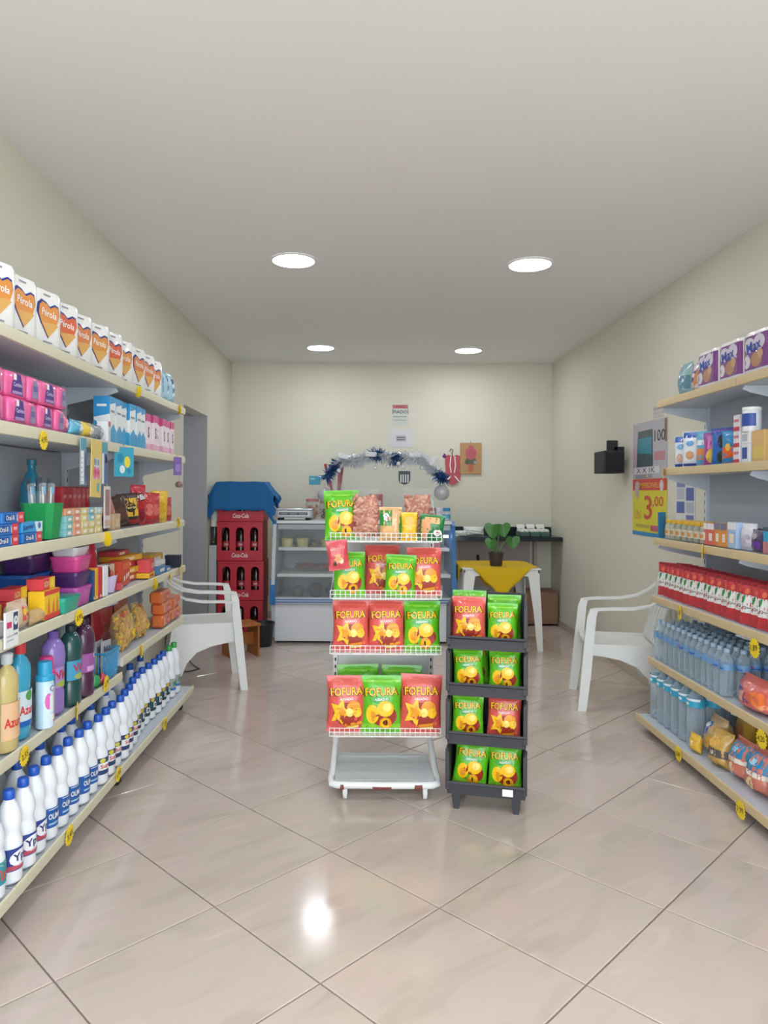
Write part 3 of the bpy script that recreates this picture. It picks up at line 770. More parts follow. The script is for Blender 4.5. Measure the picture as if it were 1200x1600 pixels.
b = MB(); b.lathe([(.0, 0), (.02, .004), (.025, .02), (.018, .034), (.004, .04)], C('#8a7068'), 12); b.tube([(0, 0, .035), (0, 0, .09)], .001, GRY, 5)
P(b.build('hanging_ornament'), -1.128, 4.44, 1.42, 'small round brown ornament hanging on a thread below the purple tag', 'ornament')

# ---- third shelf: toothpaste, green cup, soap, coffee
tb = carton('toothpaste_box', .15, .042, .036, C('#2b78c4'), [('f', 'poly', [(.22, 0), (.5, 0), (.5, 1), (.22, 1), (.18, .7), (.24, .5), (.18, .3)], C('#cf4450')), ('f', 'poly', [(.18, .1), (.21, .3), (.2, .7), (.17, .9), (.16, .5)], WHT), ('f', 'poly', rect(-.38, .2, .08, .85), C('#174f9c'), .0008), ('f', 'text', 'Oral-B', WHT, -.15, .52, .45, .38), ('f', 'rect', (.28, .4, .44, .7), C('#e9a7a8'), .001), ('t', 'rect', (-.5, 0, .5, 1), C('#3583cc'))])
tb2 = carton('toothpaste_box', .15, .042, .036, C('#3b9ad4'), [('f', 'poly', [(.2, 0), (.5, 0), (.5, 1), (.1, 1)], C('#d2e4ee')), ('f', 'poly', circ(.34, .6, .32, 12, .25), C('#4d6fae'), .0012), ('f', 'text', 'Sorriso', NAVY, -.2, .55, .5, .5, .1)])
for y, lv, pr_, lb in ((2.36, 0, tb, 'blue and red toothpaste box at the bottom of the three high stack'), (2.36, 1, tb, 'blue and red toothpaste box in the middle of the three high stack'), (2.40, 2, tb, 'blue and red toothpaste box topmost of its stack'), (2.54, 0, tb, 'blue and red toothpaste box under the light blue one'), (2.54, 1, tb2, 'light blue toothpaste box on top of a blue and red one')):
    P(pr_, -1.178, y, ZL[2] + lv * .037, lb, 'toothpaste', 'toothpaste boxes', rnd.uniform(-.02, .02))
# green cup with brushes
t = thing('toothbrush_cup'); m_gc = M('green_cup', '#17964f', .35)
def cup_rings(w0, w1, h_, th=.003):
    rr = []
    for (wd, z) in ((w0, 0), (w1, h_), (w1 - 2 * th, h_), (w0 - 2 * th, .004)):
        k = wd / 2; c = k * .35
        rr.append([(-k + c, -k, z), (k - c, -k, z), (k, -k + c, z), (k, k - c, z), (k - c, k, z), (-k + c, k, z), (-k, k - c, z), (-k, -k + c, z)])
    return rr
b = MB(); b.loft(cup_rings(.10, .128, .135), m_gc); b.build('cup', t, smooth=25)
P(t, -1.225, 2.77, ZL[2], 'green plastic cup holding toothbrushes', 'cup')
def brush():
    t = thing('toothbrush_pack')
    b = MB(); b.box((0, 0, .10), (.035, .018, .2), CLEAR('blister', '#e8f0f4', .2, .1), .006, seg=2); b.build('blister', t)
    b = MB(); b.tube([(0, 0, .008), (0, 0, .12), (0, 0, .185)], [.005, .004, .004], WHT, 6); b.box((0, -.006, .172), (.010, .009, .028), C('#5fb4d8'), .002); b.build('brush', t)
    b = MB(); b.box((0, .0105, .195), (.036, .002, .05), C('#3f5566')); b.build('card', t)
    return t
br = brush()
for k, (dx, dy, ti, lb) in enumerate(((-.028, -.036, -.16, 'leaning furthest out of the green cup'), (.02, -.012, -.08, 'leaning in the middle of the green cup'), (-.02, .012, .02, 'upright in the green cup by the blue bottle'), (.025, .036, .1, 'leaning to the soap side of the green cup'))):
    P(br, -1.225 + dx * .6, 2.77 + dy * .75, ZL[2] + .012, 'toothbrush in clear blister ' + lb, 'toothbrush', 'toothbrushes in the green cup', 0, (0, ti))
bb = bottle('antiseptic_bottle', [(.036, 0), (.045, .008), (.046, .16), (.044, .20), (.02, .255), (.016, .262), (.016, .285)], 20, M('teal_liquid', '#1c7796', .15, coat=.5), [(.018, .283), (.019, .287), (.019, .308), (.016, .31)], C('#1f6f88'), (.046, .04, .13, 2.4, C('#2a8aa6')))
P(bb, -1.355, 2.965, ZL[2], 'tall teal bottle standing behind the green toothbrush cup', 'bottle')
sbx = {}
for c_ in ('#85c5cb', '#e29b7a', '#e3d88c', '#dfd69a', '#b9dbe0'):
    sbx[c_] = carton('soap_box', .076, .058, .0275, C(c_), [('f', 'rect', (-.25, .3, .2, .7), C('#f0efe4')), ('f', 'poly', [(.25, 0), (.5, 0), (.5, 1), (.35, 1)], C('#d9b8a0'))])
cols = [['#85c5cb', '#e29b7a', '#e3d88c', '#dfd69a', '#e3d88c'], ['#85c5cb', '#e29b7a', '#dfd69a', '#e3d88c', '#dfd69a'], ['#85c5cb', '#e29b7a', '#e3d88c', '#85c5cb', '#e3d88c'], ['#e29b7a', '#e29b7a', '#e3d88c', '#85c5cb', '#b9dbe0']]
nmc = {'#85c5cb': 'turquoise', '#e29b7a': 'peach', '#e3d88c': 'yellow', '#dfd69a': 'pale yellow', '#b9dbe0': 'pale blue'}
for lv in range(4):
    for k in range(5):
        c_ = cols[lv][k]
        P(sbx[c_], -1.19 + rnd.uniform(-.003, .003), 2.875 + k * .0775, ZL[2] + lv * .0278, nmc[c_] + ' soap box in the four layer stack beside the green cup, ' + ['bottom', 'second', 'third', 'top'][lv] + ' layer', 'soap box', 'stacked soap boxes', rnd.uniform(-.02, .02))
wf = carton('wafer_pack', .045, .11, .20, FILM('#b52a38'), [('f', 'text', 'SABOR', C('#e8c4c8'), 0, .80, .05, .7), ('f', 'rect', (-.2, .3, .2, .5), C('#c65560')), ('f', 'rect', (-.35, .76, .35, .765), WHT)], .006)
for k in range(6): P(wf, -1.315, 3.08 + k * .052, ZL[2], 'red upright wafer pack leaning behind the soap boxes', 'wafer pack', 'red wafer packs', 0, (0, -.10))
hm = hang_card('comb_card', .11, .19, '#e4e1e0', [('rect', (-.34, .3, .34, .92), C('#a87f78')), ('rect', (-.4, .05, .4, .2), C('#d9b9a8'))])
P(hm, -1.165, 3.30, 1.42, 'white framed card with a brown panel hung above the dark tin', 'hanging card', None, .1)
P(bag('tea_packet', .085, .065, .04, FILM('#2a2426'), [], 51), -1.19, 3.335, ZL[2], 'small dark packet beside the soap boxes', 'packet')
P(carton('matchbox_pack', .09, .06, .075, C('#bfa27e'), [('f', 'rect', (-.3, .2, .3, .7), C('#d3bd9a'))]), -1.19, 3.425, ZL[2], 'light brown box between the dark packet and the pink pack', 'box')
P(bag('biscuit_pack', .10, .15, .04, FILM('#c9706c'), [('poly', circ(0, .5, .2, 10, 1.2), C('#e2b49c'))], 52), -1.225, 3.52, ZL[2], 'pinkish biscuit pack leaning on the brown coffee pack', 'biscuit pack', None, .2, (0, -.35))
cof = [('dark brown coffee pack leaning beside the yellow labelled pack', '#3f2620', '#5a3a30', 3.63, .16, -.25, .12),
       ('black coffee pack with a large yellow label', '#3a2a26', '#dcae3c', 3.76, .17, -.08, .13),
       ('tall red coffee pack with white lettering', '#b5202f', '#5a1420', 3.91, .215, 0, .105),
       ('red coffee pack next to the tall red pack', '#bb2f36', '#d8756a', 4.05, .175, .05, .11),
       ('red coffee pack next to the yellow pack', '#b8313a', '#d46a62', 4.17, .17, .0, .11),
       ('yellow coffee pack behind the small red pack', '#e0b438', '#caa02a', 4.30, .185, .05, .12),
       ('small red packet ending the coffee row at the doorway', '#b83a3c', '#cf7a5c', 4.45, .145, 0, .09)]
for k, (lb, c1, c2, y, h_, ti, w_) in enumerate(cof):
    pr = [('poly', circ(0, .45, .2, 12, 1.5), C(c2))]
    if k == 2: pr = [('poly', circ(.0, .7, .1, 12, 2.5), C('#2a1418')), ('text', 'Pilão', WHT, 0, .70, .14, .62, .2), ('poly', circ(.05, .25, .16, 12, 1.3), C('#7a1522'))]
    if k == 1: pr = [('strip', (-.42, .3, .42, .85), C('#dcae3c')), ('poly', circ(0, .58, .15, 12, 1.6), C('#2a2220'), .0016), ('text', 'Forte', C('#f2dc9a'), 0, .58, .08, .5), ('strip', (-.42, .06, .42, .2), C('#9e2a2a'))]
    P(bag('coffee_pack', w_, h_, .06, FILM(c1), pr, 60 + k, foot=.6), -1.215, y, ZL[2], lb, 'coffee pack', None, -.6 + rnd.uniform(-.08, .08), (0, ti))

# ---- fourth shelf: pix cards, seasoning boxes, tubs, notebooks, chocolates
pixc = carton('payment_card', .09, .006, .115, C('#eef0f2'), [('f', 'rect', (.08, .45, .42, .95), C('#39425e')), ('f', 'poly', circ(.25, .72, .13, 14, 1.15), C('#e9edf2'), .001), ('f', 'poly', [(.25, .80), (.2, .70), (.3, .70)], C('#39425e'), .0015), ('f', 'rect', (-.4, .55, -.05, .72), C('#d23a72')), ('f', 'rect', (-.4, .3, .3, .34), C('#b8bcc6')), ('f', 'rect', (-.4, .18, .1, .22), C('#b8bcc6')), ('f', 'rect', (.1, .3, .4, .36), C('#8a90a4'))], .0008)
P(pixc, -1.132, 2.34, .895, 'white payment sign card leaning on the shelf edge with a dark blue square', 'sign card', None, .0, (.0, 0))
P(pixc, -1.19, 2.315, ZL[3] + .05, 'white payment sign card standing behind the card on the shelf edge', 'sign card', None, 0, (-.05, 0))
P(carton('card_stand', .09, .04, .049, C('#d9d9d8')), -1.185, 2.318, ZL[3], 'low white block under the rear payment sign card', 'block')
P(bag('noodle_bag', .13, .10, .06, CLEAR('noodle_film', '#e6d2b8', .75, .2), [('strip', (-.1, .3, .2, .95), C('#cf4a42')), ('poly', circ(.02, .6, .12, 10, 1), C('#e9c23c'))], 71, foot=.4), -1.18, 2.47, ZL[3], 'clear bag of noodles with a red label before the yellow boxes', 'noodle bag')
P(bag('noodle_bag', .12, .05, .05, CLEAR('noodle_film2', '#d9b98c', .8, .2), [], 72, foot=.4), -1.172, 2.60, ZL[3], 'low clear bag of golden grains before the yellow seasoning box', 'grain bag', None, .1)
yr = carton('seasoning_box', .115, .06, .042, C('#d8404a'), [('f', 'poly', [(.05, 0), (.5, 0), (.5, 1), (.0, 1)], C('#eec52c')), ('f', 'text', 'SAZON', C('#f6d9a8'), -.24, .5, .5, .4), ('f', 'poly', circ(.28, .5, .3, 12, .35), C('#f4d75a'), .001)])
yb_ = carton('seasoning_box', .135, .06, .105, C('#eec32a'), [('f', 'rect', (-.5, 0, .5, .18), C('#d8443c')), ('f', 'rect', (-.5, .84, .5, 1), C('#d8443c')), ('f', 'poly', [(-.3, .15), (-.2, .8), (-.12, .15)], C('#e0702c')), ('f', 'poly', [(0, .15), (.1, .7), (.16, .15)], C('#e0702c')), ('f', 'poly', [(.25, .15), (.33, .8), (.42, .15)], C('#e0702c'))])
P(yb_, -1.185, 2.70, ZL[3], 'tall yellow seasoning box with red flames carrying smaller boxes', 'seasoning box')
P(yr, -1.20, 2.705, ZL[3] + .106, 'red and yellow seasoning box lying on the tall yellow box', 'seasoning box', None, .05)
P(yr, -1.245, 2.555, ZL[3], 'red and yellow seasoning box lowest of the pair behind the grain bag', 'seasoning box')
P(yr, -1.245, 2.565, ZL[3] + .043, 'red and yellow seasoning box in the middle of three behind the grain bag', 'seasoning box')
P(yr, -1.245, 2.575, ZL[3] + .086, 'red and yellow seasoning box topmost of three behind the grain bag', 'seasoning box', None, .06)
P(carton('seasoning_box', .05, .05, .085, C('#cfae3e'), [('f', 'rect', (-.3, .2, .3, .6), C('#9a9a96'))]), -1.25, 2.44, ZL[3], 'narrow golden box standing behind the noodle bag', 'seasoning box')
def tub(name, w_, d_, h_, col, lid=None):
    t = thing(name); rr = []
    for k_, z in ((.86, 0), (.90, .004), (1, h_ - .008), (1.04, h_ - .007), (1.04, h_)):
        W, Dp = w_ / 2 * k_, d_ / 2 * k_; c = min(W, Dp) * .3; ring = []
        for (sx, sy, a0) in ((1, -1, -90), (1, 1, 0), (-1, 1, 90), (-1, -1, 180)):
            for q in range(4):
                a = R(a0 + q * 30); ring.append((sx * (W - c) + c * math.cos(a), sy * (Dp - c) + c * math.sin(a), z))
        rr.append(ring)
    b = MB(); b.loft(rr, C(col, .3)); b.build('body', t, smooth=35)
    b = MB(); b.loft([[(x * 1.02, y * 1.02, z) for x, y, z in rr[-1]], [(x * 1.02, y * 1.02, h_ + .006) for x, y, z in rr[-1]], [(x * .95, y * .95, h_ + .007) for x, y, z in rr[-1]]], C(lid or col, .25)); b.build('lid', t, smooth=35)
    return t
mk = [('green_low', .16, .10, .055, '#2aa68e', -1.185, 2.845, 0, 'teal lidded plastic tub before the blue tubs'),
      ('b2', .20, .13, .066, '#1d4f9a', -1.345, 2.90, 0, 'blue plastic tub under another blue tub'),
      ('b1', .245, .14, .066, '#1f57a8', -1.345, 2.90, .0735, 'wide blue plastic tub under the purple tub'),
      ('p1', .20, .13, .066, '#4b2a62', -1.345, 2.91, .147, 'dark purple plastic tub topmost on the blue tubs'),
      ('m1', .155, .12, .070, '#c558b0', -1.215, 3.02, 0, 'magenta plastic tub at the bottom of the narrow tub stack'),
      ('p2', .145, .115, .054, '#4d2a66', -1.215, 3.02, .0775, 'dark purple plastic tub in the middle of the narrow tub stack'),
      ('k1', .15, .12, .058, '#d0488e', -1.215, 3.02, .139, 'hot pink plastic tub under the white tub'),
      ('w1', .13, .11, .03, '#cfcdd2', -1.215, 3.01, .2045, 'whitish translucent tub topmost of the narrow tub stack')]
for nm, w_, d_, h_, col, x, y, dz, lb in mk:
    P(tub('plastic_tub', w_, d_, h_, col), x, y, ZL[3] + dz, lb, 'tub', 'plastic tubs', rnd.uniform(-.03, .03))
for k, (c_, y, w_, h_, lb) in enumerate((('#2b4a78', 3.12, .018, .13, 'dark blue notebook standing beside the magenta tub'), ('#dfa02c', 3.155, .03, .137, 'yellow notebook standing between a blue and a red one'), ('#c8323a', 3.2, .04, .137, 'red notebook standing beside the white box'), ('#e9ebee', 3.262, .062, .137, 'white upright box beside the red notebook'))):
    P(carton('notebook' if k < 3 else 'white_box', w_, .14, h_, C(c_), [('f', 'rect', (-.2, .04, .2, .12), WHT)] if k < 3 else []), -1.225, y, ZL[3], lb, 'notebook' if k < 3 else 'box')
b = MB(); b.lathe([(.046, 0), (.047, .004), (.034, .125), (.031, .128)], C('#a01c34', .25), 20); b.text('Fest', WHT, cyl(.041), .02, .07, .03, .003, width=.05, rot=.5)
P(b.build('party_cup', smooth=35), -1.225, 3.215, ZL[3] + .1375, 'tall dark red cup upside down on the notebooks', 'cup')
t = thing('lilac_cup'); n = 24; rr = []
for r_, z, sc_ in ((.028, 0, 0), (.040, .07, 0), (.043, .078, 1), (.040, .078, 1), (.026, .004, 0)):
    rr.append([(r_ * math.cos(2*math.pi*i/n), r_ * math.sin(2*math.pi*i/n), z + sc_ * .004 * math.cos(6 * 2*math.pi*i/n)) for i in range(n)])
b = MB(); b.loft(rr, C('#cdbfe0', .35)); b.build('cup', t, smooth=40)
P(t, -1.19, 3.39, ZL[3], 'lilac scalloped cup before the chocolates', 'cup')
for k, (dx, dy, z, c_) in enumerate(((0, -.01, .075, '#6a2432'), (.008, .012, .085, '#c86a52'), (-.01, .004, .105, '#3a2038'))):
    P(bag('wrapped_chocolate', .045, .05, .022, FILM(c_), [('poly', circ(0, .5, .2, 8, 1), C('#e8d8c8'))], 80 + k), -1.19 + dx, 3.39 + dy, ZL[3] + z - .03, ['dark red', 'copper', 'deep purple'][k] + ' wrapped chocolate in the lilac cup', 'chocolate', None, .3 * k, (.1, .2 - .2 * k))
P(carton('chocolate_box', .075, .05, .12, C('#dfc8b4')), -1.235, 3.50, ZL[3], 'cream coloured box behind the lilac cup', 'box')
P(carton('chocolate_box', .045, .045, .035, C('#c03a44'), [('f', 'poly', circ(.1, .5, .25), WHT)]), -1.175, 3.47, ZL[3], 'tiny red box beside the lilac cup', 'box', None, .2)
P(carton('chocolate_box', .17, .07, .125, C('#c8492c'), [('f', 'poly', circ(-.2, .3, .12, 10, .8), WHT), ('f', 'poly', circ(.08, .35, .12, 10, .8), C('#f0dccb')), ('f', 'poly', circ(.3, .4, .1, 10, .8), WHT), ('f', 'rect', (-.4, .65, .45, .9), C('#e0702a'))]), -1.225, 3.645, ZL[3], 'orange red box with white drawings before the flat red boxes', 'box', None, .1)
flatb = [(.26, .10, .04, '#c83c44', -1.27, 3.84, 0, 'flat red box at the bottom of the chocolate box pile'), (.24, .11, .03, '#e0b02a', -1.27, 3.83, .041, 'flat yellow box in the middle of the chocolate box pile'), (.30, .11, .035, '#cf4450', -1.28, 3.80, .0725, 'flat red box near the top of the chocolate box pile'), (.26, .12, .03, '#e2a52c', -1.265, 3.80, .1085, 'flat orange yellow box on top of the pile'), (.2, .1, .025, '#b83a40', -1.29, 3.76, .1395, 'thin dark red box topmost on the pile')]
for (w_, d_, h_, c_, x, y, dz, lb) in flatb:
    P(carton('chocolate_box', w_, d_, h_, C(c_), [('f', 'rect', (-.35, .25, .1, .7), C('#f0d4b0'))]), x, y, ZL[3] + dz, lb, 'chocolate box', None, rnd.uniform(-.08, .08))
P(carton('chocolate_box', .12, .07, .07, C('#d4474a'), [('f', 'rect', (-.3, .3, .2, .7), C('#e8a0a4')), ('f', 'poly', circ(.35, .5, .2, 9, .6), C('#eac04a'))]), -1.19, 3.98, ZL[3] + .03, 'pinkish red box on the yellow flat pack', 'chocolate box', None, .1)
P(carton('chocolate_box', .13, .07, .029, C('#e8b92c'), [('f', 'rect', (-.4, .3, .3, .7), C('#c8453c'))]), -1.19, 3.975, ZL[3], 'yellow flat pack under the pinkish red box', 'chocolate box', None, .05)
far = [(.15, .1, .045, '#4a7fae', -1.2, 4.16, 0, 'blue flat pack under the white pack'), (.16, .1, .03, '#c8ccd2', -1.21, 4.18, .046, 'white flat pack on the blue one'), (.22, .11, .045, '#8a3038', -1.25, 4.33, 0, 'dark red flat box at the doorway end'), (.24, .1, .05, '#d9a52c', -1.24, 4.36, .046, 'yellow flat box on the dark red one at the doorway end'), (.06, .09, .075, '#23263c', -1.185, 4.53, 0, 'dark navy box ending the shelf at the doorway'), (.1, .08, .03, '#2f6ea8', -1.175, 4.28, .0, 'small blue pack before the dark red flat box')]
for k, (w_, d_, h_, c_, x, y, dz, lb) in enumerate(far):
    if k == 5: x = -1.17; y = 4.275
    if k == 2: x = -1.29
    if k == 3: x = -1.285
    P(carton('chocolate_box', w_, d_ if k != 5 else .05, h_, C(c_), [('f', 'rect', (-.3, .3, .3, .7), C('#e8dcc8'))] if k != 4 else []), x, y, ZL[3] + dz, lb, 'chocolate box', None, 0)

# ---- fifth shelf: cleaning bottles, basket, pasta and cracker packs
def big_bottle(name, body, capm, lab, txt, tcol, hs=1.0, prints=()):
    pf = [(.034, 0), (.044, .008), (.046, .05), (.047, .12), (.041, .17), (.045, .21), (.043, .245), (.028, .272), (.016, .282), (.016, .292)]
    return bottle(name, [(r_, z * hs) for r_, z in pf], 22, body, [(.017, .288 * hs), (.019, .292 * hs), (.019, .322 * hs), (.014, .326 * hs)], capm, (.0475, .045 * hs, .165 * hs, 2.3, lab), [('text', txt, tcol, .0, .10 * hs, .032, .085)] + list(prints), sq=.72)
z4 = ZL[4]
P(big_bottle('cleaner_bottle', M('teal_cleaner', '#3b9aa8', .2, coat=.4), C('#2f9fd0'), C('#7fb6bc'), 'uro', RED), -1.185, 2.255, z4, 'turquoise cleaner bottle at the open end of the cleaning shelf', 'cleaner bottle')
P(big_bottle('cleaner_bottle', M('cream_cleaner', '#c9b678', .2, coat=.4), C('#c9cfd2'), C('#e6bb92'), 'Azuro', RED, 1.0), -1.178, 2.405, z4, 'cream coloured cleaner bottle with a peach label and pale cap', 'cleaner bottle', None, -.2)
P(big_bottle('cleaner_bottle', M('blue_cleaner', '#3aa3c8', .2, coat=.4), C('#d23a3c'), C('#cfe2ea'), 'Azuro', RED, 1.02, [('poly', circ(0, .15, .018, 12, 1), C('#4fa050'), .0016), ('strip', (-.05, .045, .05, .065), BLUE)]), -1.195, 2.535, z4, 'light blue cleaner bottle with a red cap', 'cleaner bottle', None, -.1)
ae = bottle('air_freshener', [(.028, 0), (.031, .004), (.031, .165), (.029, .172)], 22, C('#bfe0ee', .25), [(.031, .172), (.033, .175), (.031, .19), (.026, .194), (.025, .235), (.022, .24)], C('#2a9cc8'), (.031, .005, .16, 2.6, C('#cfe6f2', .25)), [('poly', circ(.012, .035, .02, 10, .8), C('#d65aa8')), ('poly', circ(-.022, .1, .03, 10, .45), C('#d86ab4')), ('strip', (-.018, .06, .0, .12), C('#dfe4ea')), ('strip', (-.012, .03, .006, .05), WHT), ('text', 'C', C('#7a6a90'), -.01, .145, .022, .018), ('poly', circ(.028, .02, .018, 9, .5), C('#4a3a8c'))])
P(ae, -1.158, 2.648, z4, 'blue and pink air freshener can with a cyan cap', 'spray can')
ae2 = bottle('air_freshener', [(.028, 0), (.031, .004), (.031, .165), (.029, .172)], 22, C('#d8a3ae', .25), [(.031, .172), (.033, .175), (.031, .19), (.026, .194), (.025, .235), (.022, .24)], C('#df3f84'), (.031, .13, .17, 2.6, C('#2a8fb0', .25)), [])
P(ae2, -1.185, 2.722, z4, 'pale pink air freshener can with a hot pink cap', 'spray can')
vim = [('purple cleaner bottle with round shoulders', '#8e74bd', '#a98fcc', '#6a4fa0', -1.20, 2.815, '#9c3a6a', 1.0), ('dark green cleaner bottle with a blue label', '#1f4a4c', '#3f9ac0', '#1c3438', -1.18, 2.935, '#c23a62', 1.0), ('dark wine purple cleaner bottle', '#4a2544', '#a05aa0', '#3a1c36', -1.175, 3.06, '#c88ac8', 1.02)]
for k, (lb, c1, c2, c3, x, y, tc_, hs) in enumerate(vim):
    pf = [(.035, 0), (.046, .006), (.048, .015), (.048, .085), (.044, .095), (.046, .105), (.046, .18), (.05, .19), (.052, .225), (.047, .26), (.03, .285), (.018, .295)]
    pr_ = [('text', 'Vim', tc_ and C('#c8304e'), .0, .155, .035, .065, .15), ('poly', circ(0, .118, .012, 10, 2.4), C('#a8b85c'))] if k < 2 else [('strip', (-.03, .11, .03, .13), C('#d0a0d0')), ('poly', circ(.02, .17, .012, 10), WHT)]
    P(bottle('cleaner_bottle', [(r_, z * hs) for r_, z in pf], 22, M('vim_%d' % k, c1, .15, coat=.5), [(.019, .293 * hs), (.02, .296 * hs), (.02, .318 * hs), (.016, .32 * hs)], C(c3), (.0465, .105, .182, 2.6, C(c2)), pr_, sq=.85), x, y, z4, lb, 'cleaner bottle', None, -.15)
t = thing('blue_basket'); m_bk = C('#2b8fc0', .35)
b = MB(); b.box((0, 0, .003), (.15, .11, .006), m_bk, .001); b.build('bottom', t)
b = MB(); b.loft([[(-.078, -.058, .005), (.078, -.058, .005), (.078, .058, .005), (-.078, .058, .005)], [(-.078, -.058, .03), (.078, -.058, .03), (.078, .058, .03), (-.078, .058, .03)]], m_bk, cap=False); b.build('lower_band', t, smooth=0)
b = MB(); b.tube([(-.088, -.066, .13), (.088, -.066, .13), (.088, .066, .13), (-.088, .066, .13)], .006, m_bk, 6, closed=True); b.build('rim', t)
for k in range(9):
    x = -.076 + k * .019
    for sy in (-1, 1):
        b = MB(); b.tube([(x, sy * .058, .02), (x * 1.12, sy * .065, .13)], .0032, m_bk, 5); b.build('slat', t)
for k in range(6):
    y = -.05 + k * .02
    for sx in (-1, 1):
        b = MB(); b.tube([(sx * .078, y, .02), (sx * .087, y * 1.1, .13)], .0032, m_bk, 5); b.build('slat', t)
P(t, -1.215, 3.34, z4, 'bright blue slatted plastic basket holding grey packets', 'basket')
gp = bag('grey_packet', .10, .165, .018, FILM('#a9acb4'), [('strip', (-.4, .7, .4, .85), C('#5a5e6c')), ('strip', (-.3, .3, .35, .55), WHT), ('text', 'C', TEAL, .1, .42, .14, .3), ('strip', (-.4, .58, .4, .66), C('#70748a'))], 90, seal=.03, waist=.0)
for k, (dx, dy, r_) in enumerate(((-.03, -.012, .1), (.002, .004, .0), (.03, .012, -.1))):
    P(gp, -1.215 + dx, 3.34 + dy, z4 + .0065, 'grey printed packet standing in the blue basket', 'packet', 'packets in the blue basket', r_, (-.03, .03 * k))
P(carton('blue_box', .06, .10, .165, C('#2c7fae')), -1.265, 3.19, z4, 'plain blue box between the wine bottle and the basket', 'box')
P(bag('sponge_pack', .06, .055, .035, FILM('#2f9a58'), [], 95), -1.17, 3.18, z4, 'small green packet before the blue box', 'packet', None, 0, (0, .3))
P(bag('sponge_pack', .05, .05, .03, FILM('#c8405a'), [], 96), -1.16, 3.235, z4, 'small red packet beside the small green one', 'packet', None, 0, (0, .5))
m_pasta = CLEAR('pasta_film', '#dba242', .9, .25)
def pasta_bag(w_, h_, d_, seed):
    t = thing('pasta_bag'); sf, mf = pillow(w_, h_, d_, .05, .03, .003, seed, .4)
    b = MB(); mf(b, CLEAR('pasta_clear', '#f2d9a0', .22, .15)); b.build('film', t, smooth=60)
    rr = random.Random(seed); b = MB(); mm = [M('pasta_a', '#d9a544', .6), M('pasta_b', '#cf8c3c', .6), M('pasta_c', '#e6c03c', .6)]
    for k in range(150):
        z = rr.uniform(.08, .88) * h_; x = rr.uniform(-.43, .43) * w_; T_ = abs(sf(x, z, 0)[1])
        if T_ < .012: continue
        y = -rr.uniform(.0, .9) * (T_ - .008); a = rr.uniform(0, 6.28); l = .014
        d = Vector((math.cos(a), .2, math.sin(a))) * l; c = Vector((x, y, z))
        b.tube([c - d, c + Vector((0, -.003, .004)), c + d], .0065, mm[k % 3], 5)
    b.build('pasta', t, smooth=60)['kind'] = 'stuff'
    b = MB(); b.decal([(x * w_, z * h_) for x, z in circ(.1, .3, .14, 12, 1.1)], YEL, sf, .002, 1); b.decal(strip(-.2 * w_, .1 * w_, .85 * h_, .92 * h_), C('#c8503c'), sf, .002, 1); b.build('printed_label', t)
    return t
P(pasta_bag(.24, .20, .10, 101), -1.212, 3.70, ZL4R, 'large clear bag of yellow pasta beside the joint of the shelves', 'pasta bag', None, 0, (-.1, -.1))
P(pasta_bag(.22, .19, .10, 104), -1.215, 3.975, ZL4R, 'clear bag of yellow pasta leaning towards the orange cracker packs', 'pasta bag', None, .1, (-.2, .12))
P(bag('rice_bag', .30, .24, .07, FILM('#a82f34'), [('strip', (-.3, .5, .3, .8), C('#c2484a'))], 106, foot=.5), -1.345, 3.74, ZL4R, 'dark red bag standing behind the pasta', 'bag')
P(bag('rice_bag', .22, .20, .07, FILM('#c86a50'), [('poly', circ(0, .6, .2, 10, 1.4), C('#d88a60'))], 107, foot=.5), -1.34, 4.02, ZL4R, 'salmon bag standing behind the second pasta bag', 'bag')
ck = carton('cracker_pack', .20, .075, .07, FILM('#d8713c'), [('f', 'rect', (-.1, .2, .25, .75), C('#cf4a48')), ('f', 'text', 'Cream', C('#f2d8c0'), .08, .48, .3, .26), ('f', 'rect', (-.48, .1, -.4, .9), C('#e59a6a'))], .012)
for k, (y, z, lb) in enumerate(((4.32, 0, 'lowest orange cracker pack of the pile of three'), (4.535, 0, 'orange cracker pack beside the pile, at the doorway end'), (4.335, .071, 'orange cracker pack in the middle of the pile'), (4.30, .142, 'topmost orange cracker pack of the pile'), (4.545, .071, 'orange cracker pack on top of the one at the doorway end'))):
    P(ck, -1.20, y, ZL4R + z, lb, 'cracker pack', 'orange cracker packs', rnd.uniform(-.05, .05))

